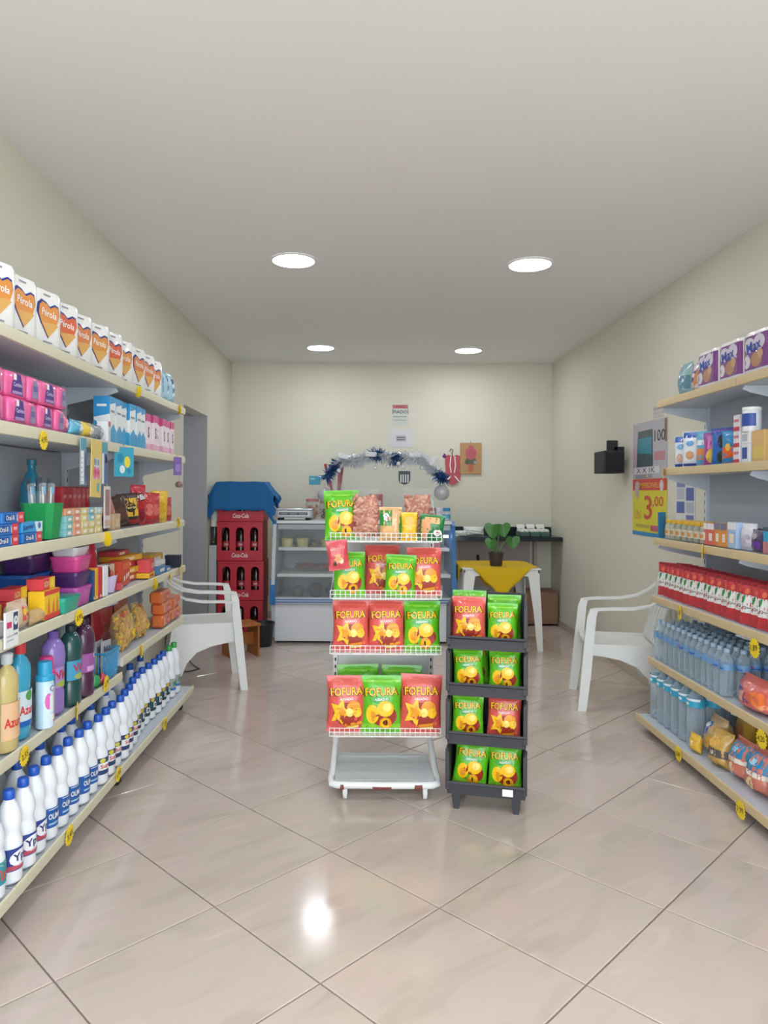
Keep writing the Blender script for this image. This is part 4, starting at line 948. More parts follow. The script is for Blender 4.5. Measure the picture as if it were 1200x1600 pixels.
# ---- bottom shelf: bleach bottles
bleach_prof = [(.030, 0), (.039, .006), (.041, .012), (.041, .10), (.040, .135), (.034, .152), (.0335, .165), (.038, .185), (.0375, .205), (.029, .235), (.0165, .258), (.0145, .264), (.0145, .268)]
cap_p = [(.0175, .262), (.0185, .264), (.0175, .288), (.015, .291)]
m_hdpe = M('white_hdpe', '#e9eef4', .32, var=.02, coat=.15)
m_capb = C('#1f56b8', .35); m_capg = C('#3aa04a', .35); m_capr = C('#c93a48', .35)
def bleach(labm, prints, capm=m_capb, hs=1.0):
    return bottle('bleach_bottle', [(r_, z * hs) for r_, z in bleach_prof], 18, m_hdpe, [(r_, z * hs) for r_, z in cap_p], capm, (.0413, .045, .115, 3.3, labm), prints)
r0 = .0413
B = {
 'T': bleach(C('#2f93a4'), [('poly', [(-.045, .1), (.03, .1), (.0, .115), (-.045, .115)], C('#d8cf8c')), ('text', 'Tira', C('#d8523c'), 0, .075, .034, .062)], m_capr, .92),
 'Y': bleach(C('#28418f'), [('strip', (-.05, .048, .05, .062), C('#b84a5c')), ('poly', circ(.0, .082, .026, 14, 1.6), C('#eef0f6')), ('text', 'Ypê', C('#26346e'), .0, .083, .032, .06, .08)]),
 'O': bleach(C('#1d5aa6'), [('text', 'OLIMPO', WHT, .0, .085, .02, .062), ('strip', (-.03, .055, .03, .062), C('#9cc0e0')), ('strip', (-.03, .108, .03, .111), C('#cfe0f0'))]),
 'S': bleach(C('#23406e'), [('strip', (-.055, .064, .055, .094), C('#eef0f2')), ('text', 'Super', C('#c83a4a'), .0, .079, .023, .06, .12), ('poly', circ(-.02, .104, .009, 10, 1.5), C('#d8d24a'))]),
 'D': bleach(C('#22505e'), [('poly', circ(-.025, .106, .012, 10, 1), C('#d2b25a'), .0016), ('text', 'Dai', WHT, .005, .077, .03, .05), ('strip', (-.05, .046, .05, .056), C('#16343e'))], hs=1.03),
 'M': bleach(C('#a8aca8'), [('text', 'Mix', C('#2a8a74'), 0, .085, .03, .045), ('strip', (-.055, .046, .055, .06), C('#3272b4'))], m_capg, 1.06),
}
LBL = {'T': 'white bleach bottle with a teal label and red cap', 'Y': 'white bleach bottle with a blue and red label', 'O': 'white bleach bottle with a plain blue label', 'S': 'white bleach bottle with red lettering on its label', 'D': 'white bleach bottle with a dark green label', 'M': 'white bottle with a green cap and pale label'}
seq = 'YYTYYY' + 'OOOOO' + 'SSSSSS' + 'DDDDDDD' + 'MM'
y = 2.02
front = []
for k, ch in enumerate(seq):
    x = -1.128 - .045 * min(1, max(0, (y - 3.4) / .4)) + rnd.uniform(-.006, .006)
    front.append((ch, x, y)); y += .0975 if k < 17 else .102
for ch, x, y in front:
    P(B[ch], x, y, ZL[5], LBL[ch] + ' in the front row', 'bleach bottle', 'bleach bottles on the bottom shelf', rnd.uniform(-.25, .1))
for k in (0, 2, 4, 6, 8, 9, 11, 13, 14, 16, 18, 20):
    y = 2.16 + k * .1
    ch = 'YYYOOOOSSSSSSDDDDDDDD'[k]
    P(B[ch], -1.222 - .045 * min(1, max(0, (y - 3.4) / .4)) + rnd.uniform(-.006, .006), y, ZL[5], LBL[ch] + ' in the second row', 'bleach bottle', 'bleach bottles on the bottom shelf', rnd.uniform(-.25, .1))
jug = bottle('detergent_jug', [(.05, 0), (.058, .008), (.06, .02), (.06, .17), (.05, .215), (.024, .245), (.02, .25), (.02, .262)], 20, M('jug_plastic', '#cfd6da', .35), [(.023, .256), (.024, .26), (.023, .285), (.018, .288)], C('#b8323c'), (.0605, .05, .15, 2.4, C('#d8dde0')), [])
for k, y in enumerate((2.45, 2.61, 2.77, 2.95, 3.13, 3.30)):
    P(jug, -1.338, y, ZL[5], 'grey white jug with a red cap at the back behind the bleach bottles', 'jug', 'jugs behind the bleach bottles')

# ---- price bursts on the shelf edges
m_tag = M('price_yellow', '#f0cf22', .55, var=.05)
def burst(txt, r_=.033):
    b = MB(); poly = star(0, 0, r_ * 1.08, 16, .76); b.prism(poly, 'y', -.0012, .0012, m_tag)
    if txt: b.text(txt, C('#4a4318'), flat(-.0012), 0, 0, .024, .0008, width=.046, rot=.15)
    return b.build('price_tag', smooth=0)
def lipx(u, X): return 1135.0 * X / (u - 568)
tags = [(68, 688, -1.138, '4,95', 'below the pink pad packs', 0, 1), (168, 842, -1.132, '2,99', 'turned sideways under the soap boxes', 1.0, 1), (215, 612, -1.14, '', 'folded against the top shelf edge above the white cartons', .9, .9), (280, 640, -1.138, '', 'at the doorway end of the top shelf', .6, .9),
        (279, 816, -1.138, '', 'under the small red coffee packet', .6, .9), (125, 965, -1.133, '3,95', 'under the magenta tub', -.1, 1), (243, 912, -1.133, '5,49', 'turned sideways under the flat chocolate boxes', .7, 1), (267, 905, -1.133, '', 'under the blue flat pack beside the chairs', .3, 1), (284, 893, -1.12, '7,90', 'at the doorway end under the navy box', .2, 1.15),
        (222, 1017, -1.138, '4,50', 'under the second pasta bag', .5, 1), (168, 1068, -1.138, '2,79', 'bent up under the blue basket', 0, 1), (123, 1111, -1.138, '6,49', 'under the purple cleaner bottle', .35, 1), (41, 1181, -1.138, '2,55', 'under the cream cleaner bottle', 0, 1),
        (188, 1209, -1.072, '1,95', 'beside the black foot of the bleach shelf', 0, 1), (112, 1305, -1.072, '3,45', 'under the blue labelled bleach bottles', 0, 1.05), (260, 1131, -1.072, '3,99', 'under the dark green labelled bleach bottles', 0, 1)]
bcache = {}
for (u, v, X, txt, lb, rz, s_) in tags:
    if txt not in bcache: bcache[txt] = burst(txt)
    Y = 1135.0 * X / (u - 568); Z = 1.4 - (v - 769) * Y / 1135.0 + .006 * X
    P(bcache[txt], X, Y, Z, 'yellow starburst price tag ' + lb, 'price tag', 'yellow price tags', rz, (.0, 0), s_)

# ================================================================ RIGHT SHELVES
ZR = [1.9515, 1.5515, 1.1415, .8015, .4365, .1015]
def Q(proto, x, y, z, label, cat, group=None, rz=0, tilt=(0, 0), s=None): return P(proto, x, y, z, label, cat, group, rz, tilt, s, RGT)
# ---- top: purple kitchen-roll packs
def max_pack():
    w_, d_, h_ = .225, .11, .195
    def fr(x):
        u = min(1, abs(x) / (w_ / 2)); return d_ / 2 * (1 - .02 * (1 + math.cos(2 * math.pi * u)) * (1 if u < .5 else 0) - .30 * max(0, (u - .5) / .5) ** 3)
    sf = lambda x, z, o: (x, -fr(x) - o, z); N = 16; rings = []
    for z, k in ((0, .9), (.008, 1), (h_ - .012, 1), (h_, .93), (h_ + .004, .7)):
        rings.append([(w_ * (i / N - .5) * k, -fr(w_ * (i / N - .5)) * k, z) for i in range(N + 1)] + [(w_ * (.5 - i / N) * k, fr(w_ * (.5 - i / N)) * k, z) for i in range(N + 1)])
    b = MB(); b.loft(rings, M('towel_film', '#eeeeec', .3))
    b.decal(strip(-w_ * .47, w_ * .47, .022, .178, 10), FILM('#7c3f86'), sf, .001, 2)
    b.decal([(x, z) for x, z in circ(-.045, .135, .035, 14, 1.15)], C('#cfc9d6'), sf, .0018, 1); b.decal(circ(.03, .14, .036, 14, 1.3), C('#cfc9d6'), sf, .0018, 1)
    b.decal(circ(-.065, .06, .03, 14, .9), C('#d8d2d6'), sf, .0018, 1)
    b.decal(circ(.01, .065, .035, 12, 1.3), C('#b08262'), sf, .0018, 1); b.decal(circ(.04, .085, .022, 10, 1.1), C('#c99a72'), sf, .0022, 1)
    b.decal(rect(-.104, .05, -.092, .17), C('#dc9a34'), sf, .002, 1)
    b.text('Max', C('#22409a'), sf, -.01, .128, .05, .003, width=.115, rot=.16, bold=.03)
    return b.build('paper_towel_pack', smooth=45)
mx = max_pack()
for k, y in enumerate((2.85, 3.08, 3.31, 3.545, 3.78)):
    Q(mx, 1.835, y, ZR[0], 'purple and white paper towel pack in the row above the flour bags', 'paper towels', 'purple paper towel packs', rnd.uniform(-.05, .05))
Q(bag('napkin_pack', .10, .18, .07, FILM('#d8cfd2'), [('poly', [(-.4, .1), (.0, .1), (.4, .9), (.1, .9)], C('#34427e')), ('poly', [(-.1, .1), (.3, .1), (.45, .6), (.3, .7)], C('#c98a5a')), ('poly', [(-.45, .5), (-.3, .4), (-.1, .9), (-.4, .9)], C('#c98a7a'))], 120, foot=.5), 1.83, 3.965, ZR[0], 'striped napkin pack between the purple packs and the teal pack', 'napkin pack')
Q(bag('napkin_pack', .15, .19, .08, FILM('#8fb0b4'), [('strip', (-.45, .2, .45, .6), C('#5a8494')), ('poly', [(-.3, .2), (-.2, .8), (-.1, .2)], C('#cfe0e2')), ('poly', [(.1, .2), (.2, .9), (.3, .2)], C('#cfe0e2'))], 121, foot=.5), 1.83, 4.115, ZR[0], 'teal film napkin pack at the chair end of the top shelf', 'napkin pack')
# ---- second: snacks and bags
row = [(4.205, .115, .185, '#dfe4ea', [('strip', (-.45, .8, .45, .98), C('#2c62b0')), ('poly', circ(0, .65, .09, 10, 2.8), C('#7fb4dc')), ('poly', circ(-.05, .3, .14, 10, 1.5), C('#d8b096')), ('strip', (-.46, .04, .46, .12), C('#2c4f9e'))], 'white and blue flour bag at the poster end of the shelf'),
       (4.06, .15, .20, '#e6e9ee', [('strip', (-.45, .82, .45, .98), C('#1f5ab0')), ('strip', (.28, .1, .46, .82), C('#4a8cc8')), ('poly', circ(-.1, .66, .08, 10, 2.2), C('#6fa8d8')), ('poly', circ(-.1, .33, .12, 10, 1.6), C('#d4a27c')), ('strip', (-.46, .03, .46, .1), C('#2f4a96'))], 'larger white and blue flour bag beside the smaller one'),
       (3.93, .11, .19, '#5fa6cc', [('strip', (-.46, .05, .46, .5), C('#dc8a4c')), ('strip', (-.4, .6, .4, .75), C('#dce8ee'))], 'light blue and orange bag beside the flour bags'),
       (3.835, .12, .175, '#a04a94', [('poly', circ(0, .28, .22, 12, 1.3), C('#dcbc4c')), ('strip', (-.2, .5, .25, .9), C('#cf7aae'))], 'purple snack bag with a golden disc'),
       (3.735, .13, .19, '#2a64ae', [('poly', circ(.05, .65, .2, 10, 1), C('#2a2c34')), ('poly', circ(0, .2, .17, 10, 1), C('#39412e')), ('strip', (-.45, .88, .45, .98), C('#5a4a9e'))], 'dark blue bag beside the purple snack bag'),
       (3.64, .12, .17, '#2a86bc', [('strip', (-.45, .05, .45, .5), C('#e0662c')), ('poly', circ(-.1, .5, .12, 10, 1), C('#e2b04c'))], 'blue and orange bag beside the red boxes'),
       (3.18, .13, .165, '#e6b832', [('strip', (-.45, .35, .45, .55), C('#8a9a7c')), ('poly', circ(0, .22, .15, 10, 1.4), C('#d9b48c'))], 'yellow bag beside the tan box')]
for k, (y, w_, h_, c_, pr_, lb) in enumerate(row): Q(bag('food_bag', w_, h_, .048, FILM(c_), pr_, 130 + k, foot=.5), 1.85, y, ZR[1], lb, 'food bag', None, .55 + rnd.uniform(-.05, .05))
rb = carton('sweetener_box', .06, .05, .078, C('#dfdbdf'), [('f', 'rect', (-.5, 0, .5, .25), C('#c03a4c')), ('f', 'rect', (-.4, .55, .4, .72), C('#c87a84'))])
for k in range(3): Q(rb, 1.835, 3.53, ZR[1] + k * .0785, ['bottom', 'middle', 'topmost'][k] + ' white and red box of the small stack', 'box', 'stacked white and red boxes')
wb = carton('sweetener_box', .075, .06, .09, C('#dfe2e8'), [('f', 'rect', (-.4, .2, .2, .8), C('#34529a'))])
Q(wb, 1.84, 3.445, ZR[1], 'lower white box with a blue square beside the red boxes', 'box')
can = bottle('milk_can', [(.04, 0), (.042, .003), (.042, .098), (.04, .1)], 20, C('#e6e8ec', .3), [(.041, .1), (.043, .102), (.043, .114), (.04, .116)], WHT, (.0422, .025, .085, 3.0, C('#34509e')), [])
Q(carton('sweetener_box', .075, .06, .055, C('#e8e6e4'), [('f', 'rect', (-.4, .2, .2, .8), C('#b0b6c8'))]), 1.84, 3.445, ZR[1] + .0905, 'white box under the blue and white can', 'box')
Q(can, 1.84, 3.445, ZR[1] + .146, 'white can with a blue label standing on boxes', 'can')
Q(carton('pudding_box', .10, .05, .145, C('#d8b070'), [('f', 'rect', (-.45, .1, .45, .5), C('#d9bf62'))]), 1.835, 3.335, ZR[1], 'tan upright box beside the yellow bag', 'box')
Q(carton('pudding_box', .045, .05, .12, C('#cf5a3c')), 1.87, 3.585, ZR[1], 'narrow orange red box behind the stacked boxes', 'box')
# ---- third: jars and small boxes
jar = bottle('condiment_jar', [(.028, 0), (.033, .005), (.034, .015), (.034, .075), (.028, .09), (.027, .092)], 18, CLEAR('jar_glass', '#c9cbb8', .55, .06), [(.030, .09), (.031, .092), (.031, .108), (.029, .11)], C('#d9ac34', .3), (.0342, .022, .062, 2.4, C('#c9c2aa')), [('strip', (-.02, .03, .02, .05), C('#c98a4c'))])
for k in range(7): Q(jar, 1.79, 4.22 - k * .073, ZR[2], 'glass condiment jar with a yellow lid in the front row', 'jar', 'jars with yellow lids')
for k in range(5): Q(jar, 1.865, 4.2 - k * .073, ZR[2], 'glass condiment jar with a yellow lid in the back row', 'jar', 'jars with yellow lids')
sb = [('gelatin_box', .07, .11, '#d9685c', '#e8e4e6', 3.765, 'white and coral box beside the yellow lidded jars'), ('gelatin_box', .07, .11, '#d9685c', '#e8e4e6', 3.692, 'white and coral box beside the orange boxes'), ('gelatin_box', .06, .115, '#dc9040', '#7a7890', 3.622, 'orange box with a violet top beside the coral boxes'), ('gelatin_box', .06, .115, '#dc9040', '#7a7890', 3.558, 'orange box with a violet top beside the pale blue box'), ('gelatin_box', .08, .125, '#a8c0de', '#e4e6ea', 3.48, 'pale blue box beside the white lacy pack')]
for k, (nm, w_, h_, c1, c2, y, lb) in enumerate(sb):
    Q(carton(nm, w_, .04, h_, C(c1), [('f', 'rect', (-.5, .72, .5, 1), C(c2)), ('f', 'rect', (-.25, .2, .25, .55), C('#f0e0d0'))]), 1.785, y, ZR[2], lb, 'box')
Q(bag('sachet_pack', .13, .125, .05, FILM('#dcd9e2'), [('poly', circ(-.1, .35, .16, 12, 1), C('#c8b8d0')), ('poly', circ(.2, .5, .12, 12, 1), C('#b8b4cc'))], 150, foot=.4), 1.795, 3.375, ZR[2], 'whitish lacy pack beside the pale blue box', 'pack')
Q(carton('gelatin_box', .05, .045, .03, C('#e6e6ea')), 1.86, 3.29, ZR[2], 'small white box behind the purple pack', 'box')
Q(bag('sachet_pack', .12, .10, .05, FILM('#4a3a5a'), [('poly', circ(.1, .3, .2, 10, 1.2), C('#6a3a9a')), ('poly', circ(-.1, .7, .14, 10, 1.4), C('#a8a0a8'))], 151, foot=.4), 1.785, 3.265, ZR[2], 'dark purple pack beside the lacy white one', 'pack')
Q(carton('gelatin_box', .085, .04, .115, C('#3aa0cc'), [('f', 'rect', (-.5, 0, .5, .45), C('#c07a80')), ('f', 'rect', (-.5, .85, .5, 1), C('#4a5a6a'))]), 1.785, 3.165, ZR[2], 'cyan box with a pink lower half', 'box')
Q(carton('gelatin_box', .10, .045, .135, C('#dc8a5a'), [('f', 'rect', (-.4, 0, .4, .4), C('#c85a4c'))]), 1.785, 3.07, ZR[2], 'orange box on the shop front side of the cyan box', 'box')
# ---- fourth: tomato sauce pouches
tpch = bag('sauce_pouch', .105, .195, .032, FILM('#c23a40'), [('strip', (-.44, .28, .44, .70), C('#e2e2e0')), ('poly', [(-.40, .52), (-.3, .68), (-.18, .72), (-.22, .6), (-.28, .5)], C('#2f8a4c'), .002), ('poly', circ(.06, .62, .09, 12, 1.5), C('#e9e9e6'), .0022), ('poly', circ(.12, .72, .08, 10, 1.5), C('#c8443c'), .0026), ('poly', circ(-.12, .79, .07, 9, 1.6), C('#d86a4c'), .002), ('text', 'Quero', C('#4a5450'), 0, .40, .075, .62), ('strip', (-.45, .92, .45, .99), C('#8e2a34'))], 160, foot=.7)
for k in range(18):
    y = 4.28 - k * .068
    Q(tpch, 1.785 + rnd.uniform(-.008, .008), y, ZR[3], 'red and white stand-up sauce pouch in the front row', 'sauce pouch', 'sauce pouches', .52 + rnd.uniform(-.06, .06), (-.04, 0))
for k in range(16):
    y = 4.22 - k * .08
    Q(tpch, 1.86, y, ZR[3], 'red and white stand-up sauce pouch in the back row', 'sauce pouch', 'sauce pouches', .52, (-.04, 0))
Q(bag('sauce_bag', .2, .09, .08, FILM('#c8405a'), [('strip', (-.4, .3, .4, .7), C('#d8707c'))], 165, foot=.6), 1.775, 2.97, ZR[3], 'pink red bag lying before the sauce pouches', 'bag')
# ---- fifth: small water bottles, red sweets bag
m_pet = CLEAR('water_pet', '#c4d6e2', .34, .07)
wsm = bottle('water_bottle', [(.022, 0), (.03, .005), (.031, .02), (.030, .06), (.031, .09), (.0295, .12), (.031, .15), (.026, .18), (.014, .202), (.0125, .21)], 16, m_pet, [(.0145, .207), (.015, .209), (.0145, .224), (.012, .226)], C('#9fb8cc', .35), (.0313, .125, .155, 6.2, C('#6f9cc8', .3)), [('strip', (-.03, .128, .03, .138), C('#3a6ab0')), ('poly', circ(-.03, .142, .008, 9, 1), C('#c8506a'))])
for r_ in range(4):
    for k in range(17 if r_ < 3 else 15):
        y = 4.27 - k * .066 - (r_ % 2) * .03
        if y < 3.42 and r_ < 3: continue
        Q(wsm, 1.745 + r_ * .0645, y, ZR[4], 'small clear water bottle in the %s row' % ['front', 'second', 'third', 'back'][r_], 'water bottle', 'small water bottles', rnd.uniform(-3, 3))
Q(bag('sweets_bag', .30, .14, .15, FILM('#d86a60'), [('poly', [(-.45, .3), (-.1, .25), (-.05, .75), (-.4, .7)], C('#e0a8a4')), ('poly', circ(.22, .5, .22, 12, .7), C('#ee7a3c')), ('poly', circ(-.2, .62, .08, 9, 1), C('#3f4f90')), ('poly', circ(-.05, .3, .08, 9, 1.2), C('#34509a')), ('poly', circ(.3, .3, .1, 9, 1), C('#f0a070'))], 170, foot=.8, wr=.004), 1.785, 3.235, ZR[4], 'large red bag of sweets lying before the water bottles', 'sweets bag')
# ---- bottom: large water bottles and bread
wlg = bottle('water_bottle', [(.034, 0), (.043, .006), (.045, .02), (.0435, .07), (.045, .12), (.0435, .17), (.045, .22), (.04, .25), (.018, .285), (.0145, .292), (.0145, .298)], 18, m_pet, [(.0165, .294), (.0175, .296), (.0165, .312), (.014, .314)], C('#e6edf0', .35), (.0455, .205, .248, 6.25, C('#38a6c8', .3)), [('strip', (-.07, .236, .07, .248), C('#dfecf0')), ('poly', circ(.0, .22, .009, 9, 1.6), C('#d8eef4'))], )
for r_ in range(3):
    for k in range(6):
        Q(wlg, 1.725 + r_ * .095, 4.235 - k * .096, ZR[5], 'large clear water bottle with a cyan band in the %s row' % ['front', 'second', 'back'][r_], 'water bottle', 'large water bottles', rnd.uniform(-.3, .3))
br_ = [(3.625, 1.75, .15, .19, '#c9a878', [('strip', (-.46, .5, .1, .85), C('#2f68a8')), ('poly', circ(-.1, .75, .07, 10, 1.5), C('#d8dde4')), ('poly', circ(.2, .35, .15, 10, 1), C('#e0a83a')), ('poly', circ(-.3, .2, .14, 9, 1), C('#e2b23a'))], 'clear bread bag with a blue band beside the large water bottles', .13, 0),
       (3.47, 1.695, .14, .17, '#c8a050', [('poly', circ(0, .68, .15, 10, 1.5), C('#e2b05a')), ('strip', (-.45, .28, .45, .5), C('#5a5458')), ('poly', circ(0, .38, .07, 10, 1), C('#e6e2d8')), ('poly', circ(.1, .12, .1, 9, 1), C('#e8b030'))], 'golden bread bag with a dark band at the shelf edge', .11, .2),
       (3.32, 1.72, .15, .18, '#d07a64', [('strip', (-.46, .55, .46, .9), C('#2f86b8')), ('poly', circ(0, .72, .08, 10, 2), C('#8fc4dc')), ('strip', (-.46, .42, .46, .53), C('#e6e2d4')), ('poly', circ(0, .25, .14, 10, 1), C('#e0c89c'))], 'bread bag with a blue top band beside the golden one', .12, 0),
       (3.155, 1.72, .16, .19, '#cf7a66', [('strip', (-.46, .5, .46, .9), C('#2f86b8')), ('poly', circ(0, .7, .08, 10, 2), C('#a8d0e0')), ('strip', (-.46, .38, .46, .49), C('#e6e2d4')), ('poly', circ(0, .22, .14, 10, 1), C('#e0c89c'))], 'larger bread bag with a blue top band beside the red one', .13, .1),
       (2.97, 1.72, .17, .18, '#c2405a', [('strip', (-.46, .1, .46, .4), C('#d8d4c8')), ('poly', circ(-.2, .6, .16, 10, 1), C('#d87a84'))], 'red and white bread bag at the shop front end of the bottom shelf', .13, 0)]
for k, (y, x, w_, h_, c_, pr_, lb, d_, rz) in enumerate(br_): Q(bag('bread_bag', w_, h_, d_, FILM(c_), pr_, 180 + k, foot=.7, wr=.003), x + .02, y, ZR[5], lb, 'bread bag', None, rz, (-.12, 0))
for k, (y, c_) in enumerate(((3.64, '#dcae48'), (3.45, '#d8a23a'), (3.24, '#3a3f48'))):
    Q(bag('bread_bag', .16, .22, .09, FILM(c_), [('poly', circ(0, .6, .2, 10, 1.2), C('#c98a5a'))], 190 + k, foot=.6), 1.88 + .02, y - (.0 if k else .0) - .06, ZR[5], ['golden bread bag standing behind the blue banded bag', 'mustard bread bag in the back beside the golden one', 'dark bread bag standing behind the larger blue banded bag'][k], 'bread bag')
Q(bag('bread_bag', .08, .09, .05, FILM('#e4b53a'), [('poly', circ(0, .5, .16, 10, 1), C('#ecd9a0'))], 195, foot=.6), 1.685, 3.665, ZR[5], 'small yellow packet at the edge before the large water bottles', 'packet', None, .2)
# price bursts, right
tagsR = [(1036, 738, 1.768, '', 'at the poster end under the flour bags', -.4, 1.1), (1098, 862, 1.718, '2,49', 'bent under the coral boxes', -.5, 1.1), (1063, 958, 1.708, '3,29', 'under the first sauce pouches', -.2, 1.1), (1180, 1013, 1.708, '1,89', 'under the sauce pouches above the water', 0, 1.25), (1062, 1178, 1.618, '2,50', 'under the large water bottles', 0, 1.1), (1160, 1266, 1.618, '7,99', 'under the blue banded bread bags', 0, 1.15), (1192, 1155, 1.688, '4,20', 'under the red bag of sweets', 0, 1.2)]
for (u, v, X, txt, lb, rz, s_) in tagsR:
    if txt not in bcache: bcache[txt] = burst(txt)
    Y = 1135.0 * X / (u - 568); Z = 1.4 - (v - 769) * Y / 1135.0 + .006 * X
    Q(bcache[txt], X, Y, Z, 'yellow starburst price tag ' + lb, 'price tag', 'yellow price tags', rz, (0, 0), s_)
tg = hang_card('round_tag', .085, .15, '#2a7fae', [('poly', circ(0, .7, .22, 12, 1.6), C('#2a9ac0')), ('poly', [(-.2, .3), (.2, .3), (.1, .02), (-.05, .02)], C('#1f4a6a')), ('poly', circ(0, .66, .09, 10, 1.5), C('#15323f'))])
Q(tg, 1.765, 4.295, 1.2925, 'cyan hanging tag at the poster end of the jar shelf', 'hanging tag', None, -.9)

# ================================================================ RIGHT WALL: posters and speaker
def wallsheet(name, x, y0, y1, z0, z1, base, prints, label, cat, th=.002):
    b = MB(); w_ = abs(y1 - y0); h_ = z1 - z0
    b.box((0, 0, h_ / 2), (w_, th, h_), base)
    sf = flat(-th / 2)
    for p in prints:
        if p[0] == 'poly': b.decal([(a * w_, c * h_) for a, c in p[1]], p[2], sf, p[3] if len(p) > 3 else .0008, 0)
        elif p[0] == 'rect': b.decal([(a * w_, c * h_) for a, c in rect(*p[1])], p[2], sf, p[3] if len(p) > 3 else .0006, 0)
        else: b.text(p[1], p[2], sf, p[3] * w_, p[4] * h_, p[5] * h_, .0014, width=p[6] * w_, rot=p[7] if len(p) > 7 else 0)
    o = b.build(name, smooth=0)
    return o
o = wallsheet('poster', 0, 4.97, 5.6, 1.515, 1.93, C('#b9b6be', .6), [('poly', [(-.38, .2), (.12, .15), (.1, .85), (-.34, .85)], C('#4a5a60')), ('poly', [(-.34, .45), (.08, .42), (.07, .72), (-.32, .72)], C('#3a8ca0'), .0012), ('rect', (-.47, .08, .3, .2), C('#d9d4da'), .0012), ('text', 'X X 1K', C('#3a3a40'), -.1, .14, .09, .55), ('rect', (.15, .3, .45, .45), C('#c88a90')), ('text', '100', C('#3f4148'), .3, .72, .2, .3), ('rect', (.43, .6, .49, .98), C('#8a5a4a')), ('rect', (-.42, .0, .1, .07), C('#8f8f9a')), ('poly', circ(-.05, .04, .03), C('#c9b84a'), .0014), ('rect', (-.48, .2, -.40, .6), C('#c9a0b4'))], '', '')
put(o, (2.0775, 5.285, 1.515), RGT, 'grey poster with a teal picture on the wall above the yellow price poster', 'poster')
o = wallsheet('poster', 0, 4.97, 5.6, 1.09, 1.51, C('#d8cf3a', .6), [('rect', (-.5, .80, .5, 1), C('#c83a3c')), ('text', 'IMPERDIVEL!', C('#e8b040'), .0, .89, .09, .6), ('poly', [(-.42, .75), (-.36, .62), (-.3, .75), (-.3, .93), (-.36, .98), (-.42, .93)], C('#b8a8b0'), .0014), ('poly', circ(.36, .88, .1, 10, .55), C('#d8c8cc'), .0014), ('text', '3', C('#cf4a38'), -.02, .50, .42, .24), ('text', ',00', C('#cf4a38'), .26, .60, .2, .3), ('text', 'UN', C('#c89a30'), -.34, .36, .16, .2), ('rect', (-.4, .14, .02, .2), C('#b8a83c')), ('rect', (.05, .1, .4, .2), C('#b85a6a')), ('rect', (-.5, 0, .5, .07), C('#3a8ac0'))], '', '')
put(o, (2.0775, 5.285, 1.09), RGT, 'yellow and red price poster reading 3,00 on the side wall', 'poster')
o = wallsheet('notice_sheet', 0, 4.5, 4.78, 1.16, 1.49, C('#dcdcda', .6), [('rect', (-.45, .86, .0, .99), C('#7a86b4')), ('rect', (.05, .6, .45, .85), C('#5a68a8')), ('rect', (-.45, .35, -.02, .58), C('#5a68a8')), ('rect', (.05, .1, .45, .32), C('#6a78ac')), ('rect', (-.45, .62, -.02, .84), C('#b4bac8')), ('rect', (.05, .36, .45, .57), C('#b4bac8'))], '', '')
put(o, (2.0775, 4.69, 1.16), RGT, 'white notice sheet with blue squares beside the shelf end', 'notice')
o = wallsheet('notice_sheet', 0, 0, .2, 1.94, 2.03, C('#c9c8c6', .6), [('rect', (-.4, .65, .4, .85), C('#b59aa0')), ('rect', (-.4, .25, .4, .4), C('#b9b4b4'))], '', '')
put(o, (2.0775, 5.13, 1.945), RGT, 'tiny pale notice strip above the grey poster', 'notice', s=(.9, 1, .9))
t = thing('wall_speaker', (1.95, 5.775, 1.56)); tag(t, 'small black loudspeaker box mounted on the side wall', 'speaker')
m_spk = M('speaker_black', '#22252c', .6, var=.1)
b = MB(); b.box((0, 0, .0875), (.16, .25, .175), m_spk, .006); b.build('cabinet', t)
b = MB(); b.box((0, -.128, .0875), (.135, .008, .15), M('speaker_grille', '#1a1c22', .8, bump=.5, scale=300), .003); b.build('grille', t)
b = MB(); b.box((.035, .03, .22), (.085, .03, .09), m_spk, .004); b.box((.085, .03, .2), (.085, .03, .03), m_spk, .004); b.build('bracket', t)

